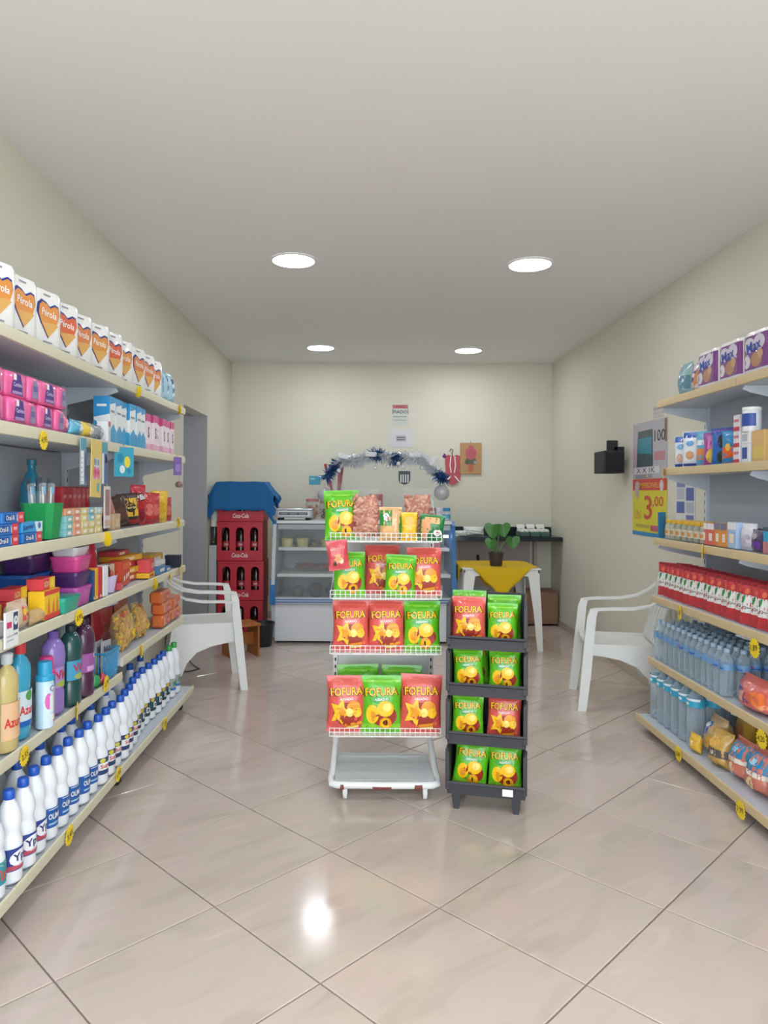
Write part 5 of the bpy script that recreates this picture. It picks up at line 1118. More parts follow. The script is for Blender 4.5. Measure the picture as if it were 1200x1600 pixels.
# ================================================================ PLASTIC CHAIRS
m_pvc = M('white_pvc', '#e6e8e4', .35, var=.02)
def chair():
    t = thing('plastic_chair')
    def quadloft(a, bz, m, name):
        b = MB(); b.loft([a, bz], m); return b.build(name, t, smooth=0)
    # seat: dished slab
    nx, ny = 8, 8; W, Dp = .44, .42
    def sz(u, v): return .425 - .018 * math.sin(math.pi * (u + .5)) * math.sin(math.pi * min(1, v * 1.1)) - .02 * v + (.012 if v < .05 else 0)
    vs_ = []; fs_ = []
    for top in (0, -.022):
        for j in range(ny + 1):
            for i in range(nx + 1):
                u = i / nx - .5; v = j / ny
                vs_.append((u * (W - .05 * v), -.215 + v * Dp, sz(u, v) + top))
    n1 = (nx + 1) * (ny + 1)
    for j in range(ny):
        for i in range(nx):
            a = j * (nx + 1) + i; fs_.append([a, a + 1, a + nx + 2, a + nx + 1]); fs_.append([n1 + a + nx + 1, n1 + a + nx + 2, n1 + a + 1, n1 + a])
    edge = [i for i in range(nx + 1)] + [(j + 1) * (nx + 1) - 1 for j in range(1, ny + 1)] + [ny * (nx + 1) + i for i in range(nx - 1, -1, -1)] + [j * (nx + 1) for j in range(ny - 1, 0, -1)]
    for k in range(len(edge)): a, c = edge[k], edge[(k + 1) % len(edge)]; fs_.append([a, c, c + n1, a + n1])
    b = MB(); b.add(vs_, fs_, m_pvc); b.tube([(-.22, -.215, .425), (0, -.228, .42), (.22, -.215, .425)], .016, m_pvc, 8); b.build('seat', t)
    for sx in (-1, 1):
        # front leg runs up to the armrest
        def sec(x, y, z, wx, wy): return [(x - wx, y - wy, z), (x + wx, y - wy, z), (x + wx, y + wy, z), (x - wx, y + wy, z)]
        b = MB(); b.loft([sec(sx * .262, -.265, 0, .018, .026), sec(sx * .25, -.24, .22, .019, .03), sec(sx * .243, -.222, .42, .018, .03), sec(sx * .24, -.205, .60, .016, .028), sec(sx * .242, -.19, .655, .016, .024)], m_pvc); b.build('leg', t, smooth=30)
        b = MB(); b.loft([sec(sx * .225, .285, 0, .03, .02), sec(sx * .215, .255, .2, .04, .022), sec(sx * .205, .225, .43, .045, .02)], m_pvc); b.build('leg', t, smooth=30)
        # side apron with an arched lower edge
        poly = [(-.225, .425), (-.225, .355), (-.13, .345), (-.02, .325), (.08, .285), (.15, .21), (.185, .12), (.215, .12), (.225, .25), (.215, .425)]
        b = MB(); b.prism(poly, 'x', sx * .222 - .006, sx * .222 + .006, m_pvc); b.build('side_apron', t, smooth=0)
        # armrest
        pts = [(sx * .243, -.2, .648), (sx * .25, -.1, .658), (sx * .252, .05, .664), (sx * .248, .16, .685), (sx * .235, .24, .73), (sx * .215, .285, .775)]
        rings = []
        for (x, y, z) in pts: rings.append([(x - .022, y, z - .008), (x + .022, y, z - .008), (x + .024, y, z + .006), (x, y, z + .012), (x - .024, y, z + .006)])
        b = MB(); b.loft(rings, m_pvc); b.build('armrest', t, smooth=40)
    # backrest: top rail and upright slats
    def back(u, k): return (u * (.40 + .03 * k), .205 + .10 * k + .03 * (1 - (2 * u) ** 2) * k, .42 + .40 * k)
    rail = [back(-.5 + i / 10, 1.0) for i in range(11)]
    b = MB(); rings = [[(x, y - .012, z - .05), (x, y + .008, z - .05), (x, y + .012, z + .006 + .02 * math.sin(math.pi * i / 10)), (x, y - .008, z + .006 + .02 * math.sin(math.pi * i / 10))] for i, (x, y, z) in enumerate(rail)]
    b.loft(rings, m_pvc); b.build('top_rail', t, smooth=40)
    for k in range(6):
        u = -.45 + k * .18
        rr = []
        for q in (0, .33, .66, .92):
            x, y, z = back(u, q); rr.append([(x - .02, y - .006, z), (x + .02, y - .006, z), (x + .02, y + .006, z), (x - .02, y + .006, z)])
        b = MB(); b.loft(rr, m_pvc); b.build('back_slat', t, smooth=30)
    return t
ch = chair()
put(ch, (1.722, 4.90, 0), R(-90) - .17, 'white plastic armchair standing alone by the bread and water shelves', 'chair')
put(ch, (-1.150, 5.30, 0), R(90) + .30, 'white plastic armchair at the bottom of the stack beside the bleach shelves', 'chair', 'stacked plastic chairs', s=.95)
put(ch, (-1.158, 5.297, .068), R(90) + .30, 'white plastic armchair on top of the stack beside the bleach shelves', 'chair', 'stacked plastic chairs', s=.95)

# ================================================================ BACK OF THE SHOP
# ---- stacked drink crates, blue cloth
m_crate = M('crate_red', '#c2283a', .4, var=.05)
CX, CY, CW, CD, CH = -1.16, 7.03, .43, .36, .372
def crate():
    t = thing('drink_crate'); hw, hd = CW / 2, CD / 2
    # front wall with three arched windows
    b = MB()
    th = .012; wx = [-.135, 0, .135]; ww = .038
    def wall_front(y0, y1):
        nonlocal b
        xs = [-hw] + [v for c in wx for v in (c - ww, c + ww)] + [hw]
        for i in range(0, len(xs), 2):
            b.box(((xs[i] + xs[i + 1]) / 2, (y0 + y1) / 2, CH / 2), (xs[i + 1] - xs[i], abs(y1 - y0), CH - .004), m_crate)
        for c in wx:
            b.box((c, (y0 + y1) / 2, .05), (2 * ww, abs(y1 - y0), .096), m_crate)
            b.box((c, (y0 + y1) / 2, CH - .028), (2 * ww, abs(y1 - y0), .052), m_crate)
            for sx in (-1, 1):
                b.prism([(c + sx * ww, CH - .055), (c + sx * ww, CH - .085), (c + sx * ww * .7, CH - .062), (c + sx * ww * .3, CH - .055)], 'y', min(y0, y1), max(y0, y1), m_crate)
    wall_front(-hd, -hd + th); b.build('front_wall', t, smooth=0)
    b = MB(); wall_front(hd - th, hd); b.build('back_wall', t, smooth=0)
    for sx in (-1, 1):
        b = MB(); b.box((sx * (hw - th / 2), 0, CH / 2), (th, CD - 2 * th, CH - .004), m_crate, .002); b.build('side_wall', t)
    b = MB(); b.box((0, 0, .01), (CW - .02, CD - .02, .016), m_crate); b.build('bottom', t)
    b = MB(); b.box((0, -hd - .003, CH - .012), (CW + .004, .008, .02), m_crate, .002); b.build('rim', t)
    b = MB(); b.box((0, -hd - .003, .012), (CW + .004, .008, .02), m_crate, .002); b.build('rim', t)
    b = MB(); b.text('Coca-Cola', WHT, flat(-hd), 0, .055, .042, .002, width=.15, shear=.25, bold=.01); b.build('lettering', t, smooth=0)
    return t
cr = crate()
lbc = ['bottom red drink crate of the stack behind the wooden stool', 'second red drink crate from the floor in the stack', 'third red drink crate from the floor in the stack', 'topmost red drink crate, half hidden under the blue cloth']
dxs = [.0, .006, -.004, .004]
for k in range(4): put(cr, (CX + dxs[k], CY, k * CH), 0, lbc[k], 'crate', 'red drink crates')
m_cola = M('cola', '#2a1512', .12, coat=.5)
cb = bottle('cola_bottle', [(.03, 0), (.042, .005), (.045, .02), (.044, .10), (.039, .14), (.044, .19), (.04, .23), (.02, .285), (.014, .30), (.014, .312)], 16, m_cola, [(.016, .308), (.017, .31), (.016, .326), (.014, .328)], C('#b8242e'), (.0455, .11, .165, 3.0, C('#b5343c')), [('strip', (-.02, .125, .02, .145), C('#d8a0a0'))])
for k in range(4):
    for j, dx in enumerate((-.135, 0, .135)):
        for q, dy in enumerate((-.105, .0)):
            put(cb, (CX + dxs[k] + dx, CY + dy, k * CH + .0185), 0, 'dark cola bottle standing in the %s crate, %s row' % (['bottom', 'second', 'third', 'top'][k], ['front', 'second'][q]), 'bottle', 'cola bottles in the red crates')
# cloth draped over the top crate: flat top, flaps hanging at the front and flaring at the sides
m_clo = M('blue_cloth', '#17649e', .8, var=.08, scale=25, bump=.2)
zt = 4 * CH + .004
NX, NY = 40, 24; vs_ = []; fs_ = []
hwc, hdc = CW / 2 + .008, CD / 2 + .01
for j in range(NY + 1):
    for i in range(NX + 1):
        u = (i / NX - .5) * .82; v = (j / NY - .5) * .86 - .05
        ox = max(0, abs(u) - hwc); oy = max(0, abs(v) - hdc); sx = 1 if u > 0 else -1; sy = 1 if v > 0 else -1
        x = sx * min(abs(u), hwc) + sx * ox * (.52 if sx > 0 else .42); y = sy * min(abs(v), hdc) + sy * oy * .12
        z = zt - ox * (.86 if not oy else .7) - oy * .93
        z += .004 * math.sin(u * 30 + v * 11) * (1 if ox + oy else .3)
        y += .01 * math.sin(u * 28) * min(1, oy * 8); x += sx * .012 * math.sin(v * 34) * min(1, ox * 8)
        if i in (0, NX): x += .012 * math.sin(j * 2.3); z += .014 * math.sin(j * 1.7)
        if ox or oy: x += sx * .004; y += sy * .004
        vs_.append((x, y, max(z, .9)))
for j in range(NY):
    for i in range(NX): a = j * (NX + 1) + i; fs_.append([a, a + 1, a + NX + 2, a + NX + 1])
b = MB(); b.add(vs_, fs_, m_clo); o = b.build('blue_cloth', smooth=60); o.location = (CX, CY, 0)
md = o.modifiers.new('solid', 'SOLIDIFY'); md.thickness = .002; md.offset = 1
tag(o, 'blue cloth draped over the topmost red crate', 'cloth')
# slim water filter on a grey cabinet by the left wall
t = thing('slim_cabinet', (-1.422, 6.945, 0)); tag(t, 'slim pale grey cabinet between the doorway and the red crates', 'cabinet')
b = MB(); b.box((0, 0, .455), (.075, .2, .87), M('cab_grey', '#b9bcc0', .45), .004); b.build('body', t)
b = MB(); b.box((0, -.104, .46), (.06, .008, .82), M('cab_grey', '#b9bcc0', .45), .003); b.build('door', t)
b = MB(); b.box((0, 0, .01), (.07, .18, .02), m_dark); b.build('plinth', t)
t = thing('water_filter', (-1.422, 6.945, .891)); tag(t, 'white water filter with a dark tank standing on the slim grey cabinet', 'water filter')
b = MB(); b.lathe([(.03, 0), (.033, .004), (.034, .16), (.03, .17)], M('dark_tank', '#3a4742', .2, coat=.4), 16); b.build('tank', t)
b = MB(); b.lathe([(.034, .172), (.036, .175), (.035, .30), (.02, .33), (.006, .335)], WHT, 16); b.build('cover', t)
b = MB(); b.tube([(0, -.034, .03), (0, -.055, .03), (0, -.058, .02)], .006, C('#d2a83c'), 6); b.build('tap', t)
# wooden stool and black bucket
m_wood = M('orange_wood', '#a8672e', .5, var=.18, scale=12)
t = thing('wooden_stool', (-1.04, 6.2, 0), .55); tag(t, 'low orange brown wooden stool in front of the red crates', 'stool')
b = MB(); b.box((0, 0, .272), (.27, .26, .018), m_wood, .003); b.build('top', t)
for sx in (-1, 1): b = MB(); b.box((sx * .115, 0, .131), (.018, .24, .262), m_wood, .003); b.build('side_panel', t)
b = MB(); b.box((.03, -.02, .15), (.21, .018, .1), m_wood, .003); b.build('stretcher', t)
t = thing('bucket', (-.905, 6.60, 0)); tag(t, 'black plastic bucket standing before the refrigerated counter', 'bucket')
m_bkt = M('bucket_black', '#1d1f25', .45)
b = MB(); b.lathe([(.075, 0), (.078, .004), (.098, .195), (.108, .198), (.108, .212), (.100, .214), (.096, .2), (.074, .008), (0, .008)], m_bkt, 24); b.build('body', t)
b = MB(); b.tube([(-.1, 0, .2), (-.09, .06, .205), (0, .104, .205), (.09, .06, .205), (.1, 0, .2)], .003, m_bkt, 6); b.build('handle', t)
# cable on the floor by the left wall
b = MB(); b.tube([(-1.44, 6.0, .35), (-1.43, 5.98, .12), (-1.40, 5.9, .012), (-1.33, 5.78, .006), (-1.28, 5.70, .006), (-1.33, 5.62, .006), (-1.40, 5.6, .006)], .004, m_dark, 6); o = b.build('power_cable'); tag(o, 'thin black cable curling on the floor behind the stacked chairs', 'cable')

# ---- refrigerated display counter
FX0, FX1, FY0, FY1 = -.83, .845, 6.71, 7.45
FW = FX1 - FX0; fcx = (FX0 + FX1) / 2
t = thing('display_fridge', (fcx, FY0, 0)); tag(t, 'white refrigerated display counter with blue end panels and glass front', 'display fridge')
m_fw = M('fridge_white', '#dfe3e8', .35, var=.02); m_fb = M('fridge_blue', '#1f6fb4', .4); m_fi = M('fridge_inside', '#b9bdc2', .4); m_gl = CLEAR('fridge_glass', '#dfe8ec', .12, .03)
h2 = FW / 2; FD = FY1 - FY0
b = MB(); b.box((0, FD / 2 + .02, .035), (FW - .06, FD - .06, .07), m_dark); b.build('plinth', t)
b = MB(); b.box((0, .02, .19), (FW - .03, .04, .34), m_fw, .004); b.build('front_panel', t)
b = MB(); b.box((0, .0, .395), (FW - .02, .06, .07), M('fridge_rail', '#c4cad2', .35), .012, seg=2); b.build('front_rail', t)
for z in (.385, .408): b = MB(); b.box((0, -.031, z), (FW - .03, .004, .009), m_fb); b.build('blue_stripe', t, smooth=0)
b = MB(); b.box((0, FD - .015, .62), (FW - .04, .03, .98), m_fi, .003); b.build('back_wall', t)
b = MB(); b.box((0, FD / 2, .40), (FW - .05, FD - .06, .02), m_fi, .002); b.build('deck', t)
for sx in (-1, 1):
    poly = [(-.03, .36), (-.03, .47), (.03, .8), (.10, 1.09), (.14, 1.125), (FD, 1.125), (FD, .05), (.03, .05), (.0, .36)]
    b = MB(); b.prism(poly, 'x', sx * h2 - .016, sx * h2 + .016, m_fb if sx > 0 else M('fridge_side', '#c9ced4', .35)); b.build('end_panel', t, smooth=0)
    b = MB(); b.prism([(-.035, .36), (-.035, .48), (.0, .60), (.02, .58), (.0, .46), (.0, .36)], 'x', sx * h2 - .026, sx * h2 + .026, m_fb); b.build('end_trim', t, smooth=0)
b = MB(); b.prism([(.08, .97), (.115, 1.13), (.17, 1.13), (.14, .97)], 'x', -h2 - .022, -h2 + .014, m_fb); b.build('end_trim', t, smooth=0)
b = MB(); b.box((0, (FD + .10) / 2, 1.115), (FW - .03, FD - .10, .03), m_fw, .004); b.build('counter_top', t)
b = MB(); b.box((0, .15, 1.07), (FW - .05, .05, .05), m_fi, .004); b.build('head_rail', t)
m_tube = M('fridge_tube', '#ffffff', .4, var=0, emit=6)
b = MB(); b.tube([(.42, .17, .985), (h2 - .04, .17, .985)], .013, m_tube, 10); b.build('lamp_tube', t)
for z, d0 in ((.862, .20), (.622, .10)):
    b = MB(); b.box((0, (FD + d0) / 2 - .015, z), (FW - .05, FD - d0 - .03, .012), m_white, .002); sh = b.build('shelf', t)
    b = MB(); b.box((0, d0 - .012, z - .004), (FW - .05, .012, .032), m_white, .003); b.build('shelf_edge', sh)
b = MB(); pr_ = [(-.02, .44), (.035, .8), (.105, 1.09)]
b.loft([[(-h2 + .018, y, z), (h2 - .018, y, z), (h2 - .018, y + .005, z), (-h2 + .018, y + .005, z)] for y, z in pr_], m_gl); b.build('glass_front', t, smooth=40)
# food in the fridge
def at(x, y, z): return (fcx + x, FY0 + y, z)
def round_tub(name, r_, h_, c1, c2):
    t = thing(name); b = MB(); b.lathe([(r_ * .84, 0), (r_ * .86, .003), (r_ * .97, h_), (0, h_)], C(c1), 20); b.build('body', t)
    b = MB(); b.lathe([(r_, h_ - .012), (r_ * 1.03, h_ - .01), (r_ * 1.03, h_ + .004), (r_ * .95, h_ + .006), (0, h_ + .006)], C(c2), 20); b.build('lid', t); return t
mt = round_tub('margarine_tub', .058, .082, '#ddd49c', '#d6cb86')
for k, (x, y, s_, lb) in enumerate(((-.735, .27, 1.0, 'cream yellow margarine tub nearest the red crates'), (-.59, .275, 1.02, 'cream yellow margarine tub beside the small brown jar'), (-.36, .27, .95, 'cream yellow margarine tub between the brown jar and the foil pack'))):
    put(mt, at(x, y, .869), 0, lb, 'tub', 'margarine tubs in the fridge', s=s_)
put(round_tub('small_jar', .028, .06, '#8a7452', '#5f5344'), at(-.478, .27, .869), 0, 'small brown jar between two margarine tubs', 'jar')
put(bag('foil_pack', .12, .07, .06, FILM('#8f9aa6'), [], 201, foot=.6), at(-.22, .28, .869), 0, 'silvery foil pack beside the margarine tub', 'pack')
for k, (x, c_, lb) in enumerate(((-.55, '#8a5a54', 'brownish sausage pack on the lower fridge shelf'), (-.30, '#a8504e', 'dark pink meat pack beside the sausage pack'), (.40, '#9a6a5c', 'brown meat pack on the lower fridge shelf behind the rack'))):
    put(bag('meat_pack', .25, .17, .05, FILM(c_), [('strip', (-.3, .3, .3, .6), C('#b8807a'))], 205 + k), at(x, .28, .665), 0, lb, 'meat pack', tilt=(-1.42, 0))
put(carton('white_tray', .20, .16, .045, C('#e6e8ea'), [('f', 'rect', (.38, 0, .5, 1), NAVY)]), at(-.2, .50, .629), 0, 'white tray with a navy end on the lower fridge shelf', 'tray')
def cabbage(r_, c_):
    b = MB(); b.lathe([(0, 0), (r_ * .5, r_ * .08), (r_ * .9, r_ * .5), (r_, r_ * .9), (r_ * .85, r_ * 1.4), (r_ * .45, r_ * 1.7), (0, r_ * 1.76)], M('veg_' + c_.strip('#'), c_, .6, var=.3, scale=25, bump=.4), 16); return b.build('dark_vegetable', smooth=80)
for k, (x, r_, c_, lb) in enumerate(((-.62, .06, '#55504e', 'greyish round vegetable on the fridge deck'), (-.45, .075, '#3a2e34', 'dark purple round vegetable on the fridge deck'), (-.29, .078, '#33292f', 'blackish round vegetable on the fridge deck'), (-.12, .068, '#6b6a66', 'grey green round vegetable on the fridge deck'), (.46, .07, '#4a4648', 'dark round vegetable at the blue end of the fridge deck'))):
    put(cabbage(r_, c_), at(x, .14, .411), 0, lb, 'vegetable')
for k, (x, z, w_, h_, c_, lb) in enumerate(((.62, .869, .05, .10, '#a05a44', 'brown bottle shaped box at the blue end, upper fridge shelf'), (.70, .869, .07, .06, '#8a4a54', 'dark pink box at the blue end of the upper fridge shelf'), (.66, .629, .14, .07, '#8f979c', 'grey box at the blue end of the lower fridge shelf'), (.70, .411, .12, .10, '#dfe4e8', 'white box at the blue end of the fridge deck'))):
    put(carton('food_box', w_, .08, h_, C(c_)), at(x, .3, z), 0, lb, 'food box')
# ---- on top of the fridge
ZT = 1.131
t = thing('counter_scale', at(-.67, .29, ZT)); tag(t, 'grey electronic weighing scale with a wide display panel on the fridge', 'scale')
m_sc = M('scale_body', '#b4b8bc', .4)
b = MB(); b.box((0, 0, .06), (.355, .26, .075), m_sc, .008, seg=2); b.build('body', t)
b = MB(); b.box((0, .0, .104), (.36, .28, .012), M('scale_plate', '#d4d8da', .25, metal=.6), .004); b.build('plate', t)
b = MB(); b.box((.005, -.132, .062), (.30, .004, .05), C('#d8dcde'), .001); b.box((.0, -.1345, .062), (.27, .002, .026), C('#3f4656')); pn = b.build('display', t, smooth=0)
for k in range(3): b = MB(); b.box((-.088 + k * .088, -.1358, .062), (.07, .001, .012), C('#7f8796')); b.build('digit_window', pn, smooth=0)
for sx in (-1, 1):
    for sy in (-1, 1): b = MB(); b.lathe([(.018, 0), (.02, .003), (.02, .022)], m_dark, 10, c=(sx * .13, sy * .1, 0)); b.build('foot', t)
def candy_jar(name, r_, h_, fill, cands, lidc, seed):
    t = thing(name)
    b = MB(); b.lathe([(r_ * .9, 0), (r_, .006), (r_, h_ * .82), (r_ * .86, h_ * .93), (r_ * .86, h_)], CLEAR('candy_glass', '#e8e6de', .2, .05), 22, cap=False); b.lathe([(0, .001), (r_ * .9, .001)], CLEAR('candy_glass', '#e8e6de', .2, .05), 22, cap=False); b.build('glass', t)
    b = MB(); b.lathe([(r_ * .9, h_ - .012), (r_ * .93, h_ - .01), (r_ * .93, h_ + .014), (r_ * .8, h_ + .018), (0, h_ + .018)], C(lidc), 22); b.build('lid', t)
    rr = random.Random(seed); b = MB()
    for k in range(90):
        a = rr.uniform(0, 6.28); q = r_ * .86 * math.sqrt(rr.random()) ; z = .012 + rr.random() * fill
        x, y = q * math.cos(a) * .86, q * math.sin(a) * .86
        b.box((0, 0, 0), (.026, .016, .014), C(rr.choice(cands)), .003, T=Matrix.Translation((x, y, z)) @ Euler((rr.uniform(0, 3), rr.uniform(0, 3), 0)).to_matrix().to_4x4())
    b.build('sweets', t, smooth=30)['kind'] = 'stuff'
    return t
put(candy_jar('candy_jar', .068, .185, .115, ['#d29a6a', '#c9885c', '#dfb48c', '#b97a58'], '#c0807c', 5), at(-.515, .50, ZT), 0, 'glass jar of tan sweets with a pinkish lid standing behind the scale', 'candy jar')
put(candy_jar('candy_jar', .082, .17, .085, ['#8a2a3c', '#5a2030', '#d8a0a8', '#3a3436'], '#cfa38c', 6), at(-.36, .40, ZT), 0, 'wide glass jar of dark red sweets beside the scale', 'candy jar')
t = thing('card_holder', at(-.5, .62, ZT)); tag(t, 'turquoise card on a clear stand behind the jar of tan sweets', 'card holder')
b = MB(); b.box((0, 0, .004), (.1, .06, .008), WHT, .002); b.build('base', t)
for k in range(4): b = MB(); b.tube([(-.04 + k * .027, 0, .006), (-.04 + k * .027, 0, .33)], .004, M('stand_white', '#dfe2e2', .4), 6); b.build('rod', t)
b = MB(); b.box((0, -.006, .385), (.115, .004, .09), C('#35a6c4'), .001); b.box((-.02, -.0085, .40), (.04, .001, .02), C('#8fd0e0')); b.build('card', t, smooth=0)
# tall clear jar with red straws
t = thing('straw_jar', at(-.27, .58, ZT)); tag(t, 'tall clear jar holding red striped straws on the fridge', 'jar')
b = MB(); b.lathe([(.055, 0), (.06, .005), (.06, .36), (.056, .365)], CLEAR('candy_glass', '#e8e6de', .2, .05), 20); b.build('glass', t)
for k, (a, c_) in enumerate(((-.28, '#b8404e'), (.03, '#b5505a'), (.12, '#a83a48'))):
    b = MB(); x0 = .02 - k * .015
    b.tube([(x0, -.01 + .01 * k, .02), (x0 + math.tan(a) * .5, -.01 + .01 * k, .55 - .01 * k)], .014, C(c_), 8); b.build('straw', t)
# assorted boxes behind the snack rack
for k, (x, y, w_, h_, c_, lb) in enumerate(((-.15, .3, .055, .14, '#8a3a34', 'dark red bottle shaped pack beside the jar of dark sweets'), (-.02, .5, .12, .22, '#9aa2a8', 'grey box standing behind the snack rack top'), (.12, .5, .13, .25, '#b0343c', 'red box standing behind the snack rack top'), (.30, .45, .10, .12, '#7a3a6a', 'violet box on the fridge beside the red one'), (.60, .42, .055, .12, '#7a2c5a', 'plum box on the fridge near the silver bauble'), (.665, .42, .065, .12, '#b4404e', 'crimson box on the fridge near the silver bauble'), (.735, .42, .06, .12, '#dfe2e6', 'white box beside the crimson box on the fridge'))):
    put(carton('sweets_box', w_, .06, h_, C(c_), [('f', 'rect', (-.35, .55, .35, .75), C('#d8c8c8'))]), at(x, y, ZT), 0, lb, 'sweets box')
bl = bottle('cleaning_jar', [(.035, 0), (.04, .005), (.04, .075), (.03, .09)], 16, C('#c4c9ce'), [(.034, .09), (.036, .092), (.036, .12), (.03, .124)], C('#3a8fb8'), (.0402, .02, .06, 2.5, C('#5aa6c8')), [])
put(bl, at(.795, .3, ZT), 0, 'small grey jar with a blue lid at the blue end of the fridge top', 'jar')

# acrylic screen with the tinsel garland over it
t = thing('acrylic_screen', at(.20, .22, ZT)); tag(t, 'clear acrylic screen standing on the fridge under the garland', 'acrylic screen')
b = MB(); b.box((0, 0, .29), (1.06, .005, .58), CLEAR('acrylic', '#e4eaec', .07, .03), .001); b.build('pane', t)
for sx in (-1, 1): b = MB(); b.box((sx * .45, 0, .012), (.03, .12, .024), CLEAR('acrylic_foot', '#dfe6e8', .3, .05), .003); b.build('foot', t)
GX, GY = fcx + .20, FY0 + .21
path = []
for k in range(61):
    s_ = k / 60; x = -.56 + 1.12 * s_
    z = 1.655 + .085 * math.sin(math.pi * s_) + .018 * math.sin(s_ * 19) - (.14 * max(0, (s_ - .8) / .2) ** 1.4) - .13 * max(0, (.13 - s_) / .13) ** 1.3
    path.append(Vector((GX + x, GY - .045 + .02 * math.sin(s_ * 23), z)))
t = thing('tinsel_garland', (0, 0, 0)); tag(t, 'silver and dark blue tinsel garland draped over the acrylic screen', 'garland')
b = MB(); b.tube(path, .008, M('tinsel_core', '#8f98a4', .35, metal=.7), 6); b.build('core', t)
rr = random.Random(3)
m_ts, m_tb = M('tinsel_silver', '#e4e8ec', .28, metal=.15), M('tinsel_blue', '#2f5c94', .3, metal=.25)
for nm, mm, sel in (('silver_tinsel', m_ts, 0), ('blue_tinsel', m_tb, 1)):
    vs_ = []; fs_ = []
    for k in range(4600):
        s_ = rr.random(); blue = (math.sin(s_ * 34) + math.sin(s_ * 13 + 1)) > .45
        if blue != bool(sel): continue
        f_ = s_ * 59.99; i = int(f_); p = path[i].lerp(path[i + 1], f_ - i)
        d = Vector((rr.gauss(0, 1), rr.gauss(0, 1), rr.gauss(0, 1))).normalized(); l = rr.uniform(.03, .10)
        sd = d.cross(Vector((rr.gauss(0, 1), rr.gauss(0, 1), rr.gauss(0, 1)))).normalized() * .0045
        dr = Vector((0, 0, -.008)); o_ = len(vs_)
        vs_ += [p - sd, p + sd, p + d * l * .6 + sd, p + d * l * .6 - sd, p + d * l + dr]
        fs_ += [[o_, o_ + 1, o_ + 2, o_ + 3], [o_ + 3, o_ + 2, o_ + 4]]
    b = MB(); b.add(vs_, fs_, mm); o = b.build(nm, t, smooth=0); o['kind'] = 'stuff'
def bauble(r_, c_):
    t = thing('bauble'); b = MB(); n = 14
    b.lathe([(r_ * math.sin(math.pi * i / n), -r_ * math.cos(math.pi * i / n)) for i in range(n + 1)], M('bauble_' + c_.strip('#'), c_, .35, metal=.25), 24); b.build('ball', t, smooth=80)
    b = MB(); b.lathe([(r_ * .16, r_ * .97), (r_ * .16, r_ * 1.12), (0, r_ * 1.14)], M('bauble_cap', '#c9c9c4', .3, metal=.8), 10); b.tube([(0, 0, r_ * 1.12), (0, 0, r_ * 1.7)], .0015, GRY, 5); b.build('cap', t)
    return t
bs = bauble(.066, '#c3c4ca')
put(bs, (GX - .575, GY - .07, 1.375), 0, 'large silver bauble hanging at the red straw end of the garland', 'bauble', 'silver baubles')
put(bs, (GX + .53, GY - .07, 1.40), 0, 'large silver bauble hanging at the picture end of the garland', 'bauble', 'silver baubles', s=1.12)
bw = bauble(.020, '#e9ebee')
for k, (x, z) in enumerate(((-.44, 1.60), (-.30, 1.74), (.02, 1.64), (.12, 1.67), (.165, 1.64), (.34, 1.63), (-.1, 1.63), (.25, 1.74))):
    put(bw, (GX + x, GY - .105, z), 0, 'small white bauble nestled in the tinsel garland', 'bauble', 'small white baubles in the garland')
m_hat = M('hat_white', '#eef0f2', .7)
for k, (x, z, a, lb) in enumerate(((-.40, 1.735, .25, 'at the red straw end'), (-.14, 1.755, 0, 'near the middle'), (.27, 1.75, -.05, 'beside the striped badge'), (.45, 1.70, -.9, 'at the picture end'))):
    b = MB(); b.box((0, 0, 0), (.11, .025, .045), m_hat, .012, seg=2); o = b.build('white_bow'); o.rotation_euler = (0, a, 0); o.location = (GX + x, GY - .1, z); tag(o, 'soft white bow on the tinsel garland ' + lb, 'bow', 'white bows on the garland')
t = thing('striped_badge', (GX + .175, GY - .115, 1.50)); tag(t, 'small shield badge with white and dark stripes hanging from the garland', 'badge')
b = MB(); b.prism([(-.055, .10), (.055, .10), (.055, .02), (.045, -.01), (0, -.03), (-.045, -.01), (-.055, .02)], 'y', -.003, .003, C('#27323c')); b.build('shield', t, smooth=0)
for k in range(4):
    b = MB(); b.box((-.033 + k * .022, -.004, .03), (.010, .002, .075), C('#e6e9ec')); b.build('stripe', t, smooth=0)
b = MB(); b.tube([(0, 0, .1), (0, 0, .17)], .002, GRY, 5); b.build('thread', t)
b = MB(); b.lathe([(0, 0), (.018, .008), (.02, .02), (.01, .036), (.003, .045)], C('#7a2c86'), 12); o = b.build('purple_ornament'); o.location = (GX + .555, GY - .06, 1.725); tag(o, 'tiny purple ornament on the end of the garland', 'ornament')

# ---- back wall: notices, red emblem, picture
def backsheet(name, x0, x1, z0, z1, base, prints, label, cat):
    o = wallsheet(name, 0, x0, x1, z0, z1, base, prints, '', ''); put(o, ((x0 + x1) / 2, YB - .0018, z0), 0, label, cat)
backsheet('notice_sheet', .313, .491, 2.14, 2.37, C('#cfd2cc', .6), [('rect', (-.48, .82, .48, 1), C('#c06a72')), ('text', 'AVISO', C('#8e2a38'), 0, .905, .11, .6), ('rect', (-.5, .55, -.47, .8), C('#4a4a52')), ('rect', (.47, .55, .5, .8), C('#4a4a52')), ('text', 'FIADO', C('#3a3a44'), 0, .66, .16, .86), ('rect', (-.45, .40, .4, .45), C('#9a9a94')), ('rect', (-.42, .24, .38, .28), C('#a8a8a2'))], 'printed notice reading AVISO FIADO on the back wall', 'notice')
backsheet('notice_sheet', .295, .54, 1.90, 2.10, C('#d6d6da', .6), [('rect', (-.25, .32, .2, .66), C('#b4b2b8')), ('rect', (-.2, .4, .15, .44), C('#8f8d96')), ('rect', (-.2, .52, .15, .56), C('#8f8d96'))], 'plain white sheet on the back wall under the printed notice', 'notice')
t = thing('red_emblem', (.985, YB - .012, 1.50)); tag(t, 'red and white emblem cut-out hanging on a hook on the back wall', 'emblem')
